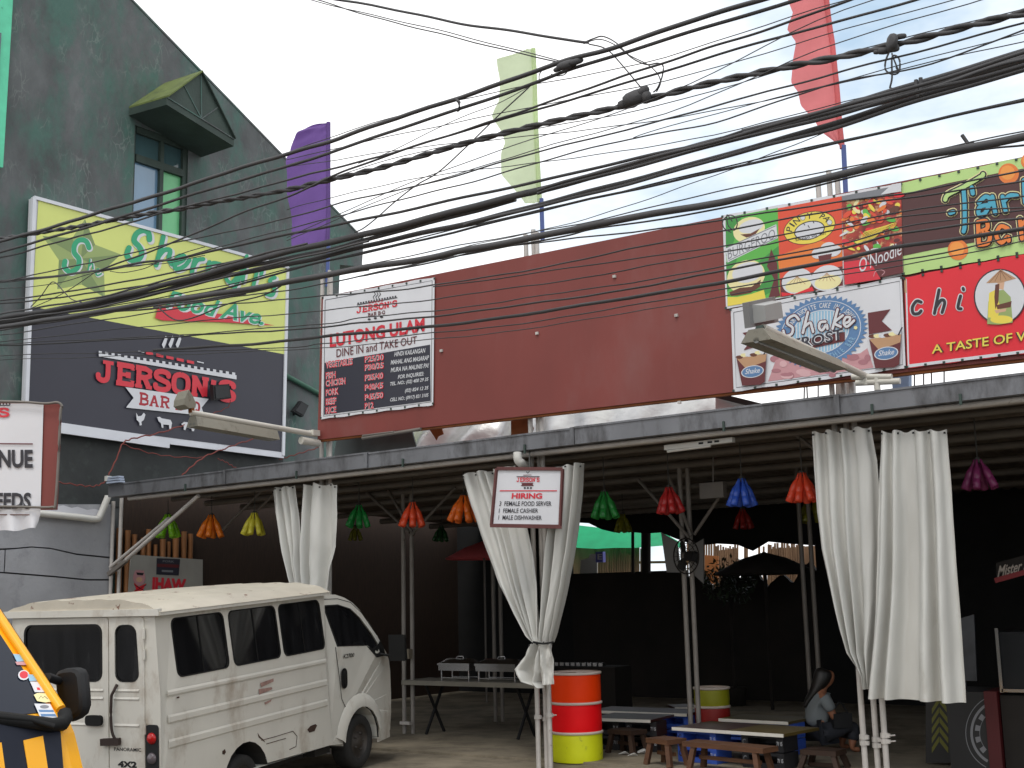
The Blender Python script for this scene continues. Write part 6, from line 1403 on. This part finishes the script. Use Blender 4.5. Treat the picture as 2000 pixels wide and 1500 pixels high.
# ================================================================== overhead cables along the road
mCab = mat('black cable', (.060,.058,.060), rough=.65, var=.2, scale=2)
cabN = [0]
def cable(px, r, label, twist=0, Yc=None, cat='cable', extend=True):
    k = cabN[0]; cabN[0] += 1
    Yc = Yc or 6.75+.035*(k % 16)
    P_ = [PY(x, y, Yc) for x, y in px]
    out_ = lambda q: q[0] <= 0 or q[0] >= 1990 or q[1] < 0          # cables that leave the view run on along the road
    if out_(px[0]): P_ = [P_[0]+(P_[0]-P_[1]).normalized()*k_ for k_ in (6, 3, 1.4, .6, .2)]+P_
    if out_(px[-1]): P_ = P_+[P_[-1]+(P_[-1]-P_[-2]).normalized()*k_ for k_ in (.2, .6, 1.4, 3, 6)]
    S_ = smooth_path(P_, 7)
    rr_ = random.Random(k); f1, f2 = rr_.uniform(2.2, 4), rr_.uniform(0, 6)
    mb = MB()
    if twist:
        for j in range(2):
            ac = 0; pts = []
            for i, q in enumerate(S_):
                if i: ac += (q-S_[i-1]).length
                pts.append((q, ac))
            fine = []
            for (q0, a0), (q1, a1) in zip(pts[:-1], pts[1:]):
                m_ = max(1, int((a1-a0)/.12))
                for t in range(m_): fine.append((q0.lerp(q1, t/m_), a0+(a1-a0)*t/m_))
            mb.tube([q+V((0, math.cos(a*twist+j*math.pi), math.sin(a*twist+j*math.pi)))*r*.7+V((0,0,.012*math.sin(a*1.7))) for q, a in fine], r*.75, 6)
    else:
        ac = 0; pts = [S_[0]]
        for i in range(1, len(S_)):
            ac += (S_[i]-S_[i-1]).length; pts.append(S_[i]+V((0,0,.005*math.sin(ac*f1+f2)+.003*math.sin(ac*f1*2.7))))
        mb.tube(pts, r, 6)
    o = mb.build('cable', mCab); tag(o, label, cat, 'overhead cables along the road'); return o
cable([(0,472),(60,455),(199,414),(350,367),(561,300),(643,276),(700,257),(900,189),(1086,126),(1200,93),(1350,39),(1488,0),(1600,-38),(1800,-105),(2050,-190)], .016, 'topmost thick overhead cable, crossing the purple flag near its curved tip')
cable([(0,494),(60,476),(240,422),(350,389),(643,298),(750,262),(900,213),(1050,159),(1140,126),(1320,72),(1500,18),(1560,0),(2050,-150)], .012, 'second overhead cable from the top, tied to the topmost at the crossing clamp')
cable([(0,503),(60,488),(298,422),(350,407),(643,331),(750,302),(900,258),(1095,190),(1290,126),(1400,88),(1550,39),(1661,0),(2050,-135)], .008, 'overhead cable third from the top, above the twisted one')
cable([(195,528),(240,510),(367,462),(470,418),(566,382),(650,343),(700,323),(834,279),(1050,213),(1260,150),(1500,80),(1622,46),(1784,0),(2050,-95)], .008, 'overhead cable crossing the red flag high up and ending at the star knot')
cable([(0,465),(72,453),(192,436),(293,419),(350,410),(410,397),(566,367),(638,350),(750,326),(900,285),(1050,246),(1209,207),(1305,180),(1400,156),(1550,126),(1640,111),(1790,80),(1880,57),(2000,29),(2050,15)], .018, 'twisted thick overhead cable carrying the black splice lump', twist=16)
cable([(0,551),(60,539),(204,506),(350,473),(566,425),(700,388),(815,362),(928,333),(1053,297),(1500,180),(1700,124),(2000,45),(2050,30)], .006, 'thin overhead cable just below the twisted one')
cable([(0,553),(209,527),(350,503),(590,439),(700,412),(900,360),(1050,318),(1237,270),(1400,237),(1559,186),(1640,162),(1820,123),(2000,57),(2050,42)], .005, 'thin overhead cable crossing the green flag at its middle')
cable([(1237,269),(1400,222),(1700,142),(2000,66),(2050,52)], .003, 'very thin upper strand branching right of the green flag', extend=False)
cable([(0,549),(120,537),(204,527),(283,513),(350,504),(456,480),(566,458),(695,432),(904,385),(1050,356),(1170,327),(1278,301),(1362,282),(1450,255)], .011, 'overhead cable joining the upper thick bundle from above', extend=False)
cable([(0,622),(96,606),(216,583),(350,549),(480,513),(600,484),(712,457),(1007,384),(1050,373),(1290,306),(1450,266),(1580,232),(1730,192),(1910,140),(2000,115),(2050,100)], .025, 'thickest upper bundle of overhead cables, sweeping under the red flag')
cable([(0,630),(96,612),(216,590),(400,545),(480,522),(600,496),(712,470),(1007,389)], .017, 'strand splitting off below the thickest upper bundle at left', extend=False)
cable([(1450,258),(1580,225),(1730,183),(1910,130),(2000,103),(2050,88)], .020, 'strand lying on top of the thickest upper bundle at right', extend=False)
cable([(0,634),(96,614),(216,592),(400,549),(566,515),(712,481),(906,438),(1050,400),(1290,340),(1450,293),(1592,252),(1790,192),(2000,135),(2050,120)], .020, 'thick overhead cable just under the thickest upper bundle')
cable([(96,620),(300,590),(440,562),(566,528),(700,497),(1050,414),(1400,333),(1640,279),(2000,195),(2050,182)], .009, 'overhead double cable crossing the tip of the red flag')
cable([(0,636),(200,600),(440,558),(566,524),(700,494),(1050,411),(1400,330),(1640,276),(2000,191),(2050,178)], .005, 'thin strand lying on the double cable at the tip of the red flag')
cable([(905,483),(1050,452),(1218,404),(1400,342),(1645,243)], .003, 'very thin slanting strand from the red flag down to the lower bundle', extend=False)
cable([(0,640),(240,601),(400,577),(566,550),(662,533),(712,524),(844,502),(916,486),(1100,454),(1170,438),(1450,385),(1700,327),(1898,288),(2000,267),(2050,256)], .023, 'thick lower bundle passing just above the board tops')
cable([(700,520),(900,480),(1170,428),(1400,376),(1700,317),(2000,258),(2050,247)], .004, 'thin strand along the top of the thick lower bundle', extend=False)
cable([(700,540),(844,511),(940,491),(1100,463),(1170,446),(1400,408),(1560,372),(1700,340),(1898,296),(2000,284),(2050,274)], .006, 'strand sagging below the thick lower bundle', extend=False)
cable([(300,600),(560,566),(700,541),(844,508),(976,485),(1050,475),(1400,431),(1700,385),(1800,371),(2000,333),(2050,323)], .006, 'cable meeting the board edge near the green burger picture', Yc=7.6)
cable([(0,655),(350,603),(560,585),(700,572),(846,558),(1100,514),(1400,452),(1640,410),(1760,388),(2050,345)], .006, 'cable crossing the burger bun picture', Yc=7.65)
cable([(846,560),(1100,526),(1400,481),(1759,416),(2000,383),(2050,374)], .005, 'thin cable crossing the BURGEROO lettering', Yc=7.7, extend=False)
cable([(0,668),(350,631),(628,607),(700,600),(846,584),(1100,548),(1400,495),(1760,425),(2000,403),(2050,394)], .005, 'thin cable crossing just under the BURGEROO lettering', Yc=7.75)
cable([(0,672),(350,654),(628,632),(700,622),(846,607),(1100,572),(1400,523),(1520,499),(1645,475),(1759,444),(2000,412),(2050,400)], .005, 'thin cable above the steamed bun picture', Yc=7.8)
cable([(0,676),(350,657),(628,639),(700,632),(846,617),(1100,585),(1400,532),(1645,484),(1759,455),(2000,427),(2050,418)], .008, 'medium cable above the steamed bun picture', Yc=7.85)
cable([(300,684),(470,674),(628,657),(700,652),(846,637),(1100,603),(1400,552),(1645,506),(1759,483),(2000,446),(2050,436)], .014, 'thick cable striking through the LUTONG ULAM lettering', Yc=7.9)
cable([(0,694),(504,682),(628,671),(700,664),(846,651),(1100,620),(1400,566),(1760,508),(2000,458),(2050,448)], .005, 'thin cable below LUTONG ULAM lettering', Yc=7.95)
cable([(0,703),(350,692),(530,685),(628,679),(700,674),(846,663),(1100,632),(1400,580),(1760,518),(2000,470)], .004, 'lowest thin cable over the DINE IN lettering', Yc=8.0)
cable([(0,588),(216,556),(350,530),(566,487),(712,455)], .008, 'short cable joining the upper bundle left of the board', extend=False)
cable([(0,594),(60,587),(216,568),(400,539)], .008, 'short cable joining the upper bundle over the star logo', extend=False)
cable([(0,565),(96,555),(180,535),(260,520),(330,512),(400,498)], .004, 'thin wavy cable over the star logo', extend=False)
cable([(215,530),(240,534),(280,526),(310,512),(360,494),(400,482)], .004, 'thin loop of cable right of the star logo', extend=False)
cable([(60,600),(80,580),(97,556),(108,553),(125,570),(140,584),(160,590)], .005, 'small hooked wire end before the lime sign', extend=False)
cable([(60,602),(100,584),(150,556),(190,530)], .004, 'thin wire slanting up to the star knot', extend=False)
cable([(310,600),(330,618),(350,625),(380,618),(440,596),(520,575),(566,548)], .006, 'slack wire over the red chili swash', extend=False)
cable([(590,-14),(750,16),(900,45),(1020,63),(1122,82),(1149,85)], .010, 'wavy drop cable coming from the top left to the loops', extend=False)
cable([(580,-8),(750,35),(900,70),(1092,117)], .004, 'upper of two thin straight wires running down to the crossing clamp', extend=False)
cable([(600,-6),(750,38),(900,77),(1092,120)], .005, 'lower of two thin straight wires running down to the crossing clamp', extend=False)
cable([(1140,84),(1160,76),(1178,72),(1204,84),(1232,110),(1262,124),(1284,122),(1295,128),(1293,150),(1284,172),(1276,180)], .005, 'outer wire loop above the splice lump', extend=False)
cable([(1140,86),(1170,78),(1200,88),(1230,108),(1264,124),(1284,142),(1290,160),(1282,178)], .004, 'inner wire loop above the splice lump', extend=False)
cable([(1149,85),(1176,92),(1194,104),(1212,124),(1226,140),(1246,164),(1256,176)], .005, 'wire dropping to the top of the splice lump', extend=False)
cable([(1053,156),(1054,146),(1064,134),(1080,124),(1096,120)], .004, 'short curved wire left of the crossing clamp', extend=False)
cable([(1100,120),(1112,130),(1104,146),(1088,150),(1076,146)], .004, 'small wire curl under the crossing clamp', extend=False)
cable([(1036,167),(964,234),(906,290),(854,338),(815,362),(772,395),(736,426),(710,446),(693,454)], .005, 'single wire slanting steeply down left from the crossing clamp', extend=False)
cable([(1036,168),(974,201),(900,228),(772,292),(700,321)], .003, 'very thin slack wire left of the green flag', extend=False)
cable([(1430,432),(1420,420),(1422,440),(1434,450),(1440,438),(1436,424),(1424,420),(1412,430),(1414,444),(1428,452)], .004, 'small coil of wire at the corner of the burger picture', Yc=7.5, extend=False)
# splice boxes and clamps
def lump(name, label, blobs, Yc, m=mCab):
    o = thing(name, label, 'cable splice', PY(blobs[0][0], blobs[0][1], Yc))
    for k, (x, y, a, b, rot) in enumerate(blobs):
        c = PY(x, y, Yc+.012*(k % 3)); s_ = (c-C0).length/F; ca, sa = math.cos(rot), math.sin(rot)
        X_ = CR*ca+CU*sa; Y_ = CU*ca-CR*sa
        mb = MB(); mb.grid(lambda u, v: c+X_*(a*s_*abs(math.cos(2*math.pi*u))**.7*math.copysign(1, math.cos(2*math.pi*u))*math.sin(math.pi*v)**.6)+Y_*(b*s_*abs(math.sin(2*math.pi*u))**.7*math.copysign(1, math.sin(2*math.pi*u))*math.sin(math.pi*v)**.6)+CF*(b*s_*-math.cos(math.pi*v)), 12, 8)
        part(mb, 'casing', m, o)
lump('cable_splice', 'lumpy black splice cover on the twisted cable', [(1242,190,27,14,.35),(1226,203,20,9,.1),(1262,190,11,12,.2),(1255,178,14,8,.5),(1214,208,10,4,.2)], 6.86)
lump('cable_splice', 'black cable clamp with dangling loops before the red flag at right', [(1742,84,9,17,-.1),(1760,71,10,5,.1),(1725,100,11,6,.05),(1748,94,8,7,.2),(1712,102,6,4,0)], 6.86)
lump('cable_splice', 'crossing clamp where the thin wires meet the topmost cable', [(1108,126,22,8,.3),(1126,120,14,6,.3),(1092,134,12,5,.4)], 6.74)
cable([(1738,100),(1730,120),(1730,138),(1744,146),(1756,140),(1757,118),(1750,108),(1742,112),(1742,150),(1738,170),(1742,172),(1735,190),(1725,206)], .006, 'dangling wire loop under the clamp at right', extend=False)
cable([(1742,104),(1744,112),(1756,142),(1750,132)], .005, 'short bent wire end under the clamp at right', extend=False)
def tie(label, pts, Yc):
    mb = MB(); mb.tube([PY(x, y, Yc) for x, y in pts], .012, 6); o = mb.build('cable_tie', mCab); tag(o, label, 'cable tie')
for k_, px_ in enumerate(([(1050,372),(1290,303),(1460,259),(1600,220),(1740,184),(1900,134),(2050,84)],[(1050,378),(1290,311),(1500,257),(1640,226),(1800,178),(1920,150),(2050,112)],[(906,440),(1050,403),(1300,340),(1450,297),(1600,258),(1800,194),(2050,126)],[(1580,230),(1760,186),(1850,160),(1950,128),(2050,106)])):
    cable(px_, .011, ('loose strand on the upper edge of the thickest bundle at right','loose strand on the lower edge of the thickest bundle at right','strand lying under the second thick bundle at right','short strand filling the gap between thick bundles at right')[k_], extend=False)
for k_, px_ in enumerate(([(0,626),(110,612),(230,592),(360,560),(480,530),(600,500),(720,470)],[(0,645),(120,626),(240,606),(400,584),(560,556),(720,526)],[(0,612),(96,598),(216,575),(350,541),(480,505),(600,476)],[(60,632),(200,612),(330,598),(480,574)])):
    cable(px_, .009, ('strand in the heavy bundle over the dark lower edge of the lime panel','strand in the lowest heavy bundle over the lime and black border','strand on the upper edge of the heavy bundle over the chili swash','slack strand at the underside of the heavy bundle at left')[k_], extend=False)
for k_ in range(7):
    y0 = (470, 482, 300, 330, 372, 344, 410)[k_]; y1 = (120, 60, 40, 96, 142, 200, 240)[k_]
    px_ = [(560, y0-18*(k_ % 2)), (760, y0*.78+y1*.22-8-(k_*7) % 9), (1000, y0*.57+y1*.43-14), (1300, y0*.32+y1*.68-12), (1650, y1-40), (2050, y1-160+6*k_)]
    cable(px_, .0032, ('sixth','fifth','first','second','third','fourth','lowest')[k_]+' from the top of seven hair thin grey strands near the green flag', Yc=6.6+.09*k_, extend=False)
tie('small tie joining the two topmost cables', [(890,193),(897,200),(897,214),(893,216)], 6.72)
tie('strap hanging between the thick bundles at right', [(1789,156),(1790,172),(1794,190)], 6.9)
tie('second strap hanging between the thick bundles at right', [(1798,152),(1798,186)], 6.9)
tie('stub of wire sticking up from the thick lower bundle at right', [(1879,264),(1893,284)], 7.0)
tie('knot of wire on the thick lower bundle at right', [(1888,282),(1900,278),(1904,292),(1892,294)], 7.0)
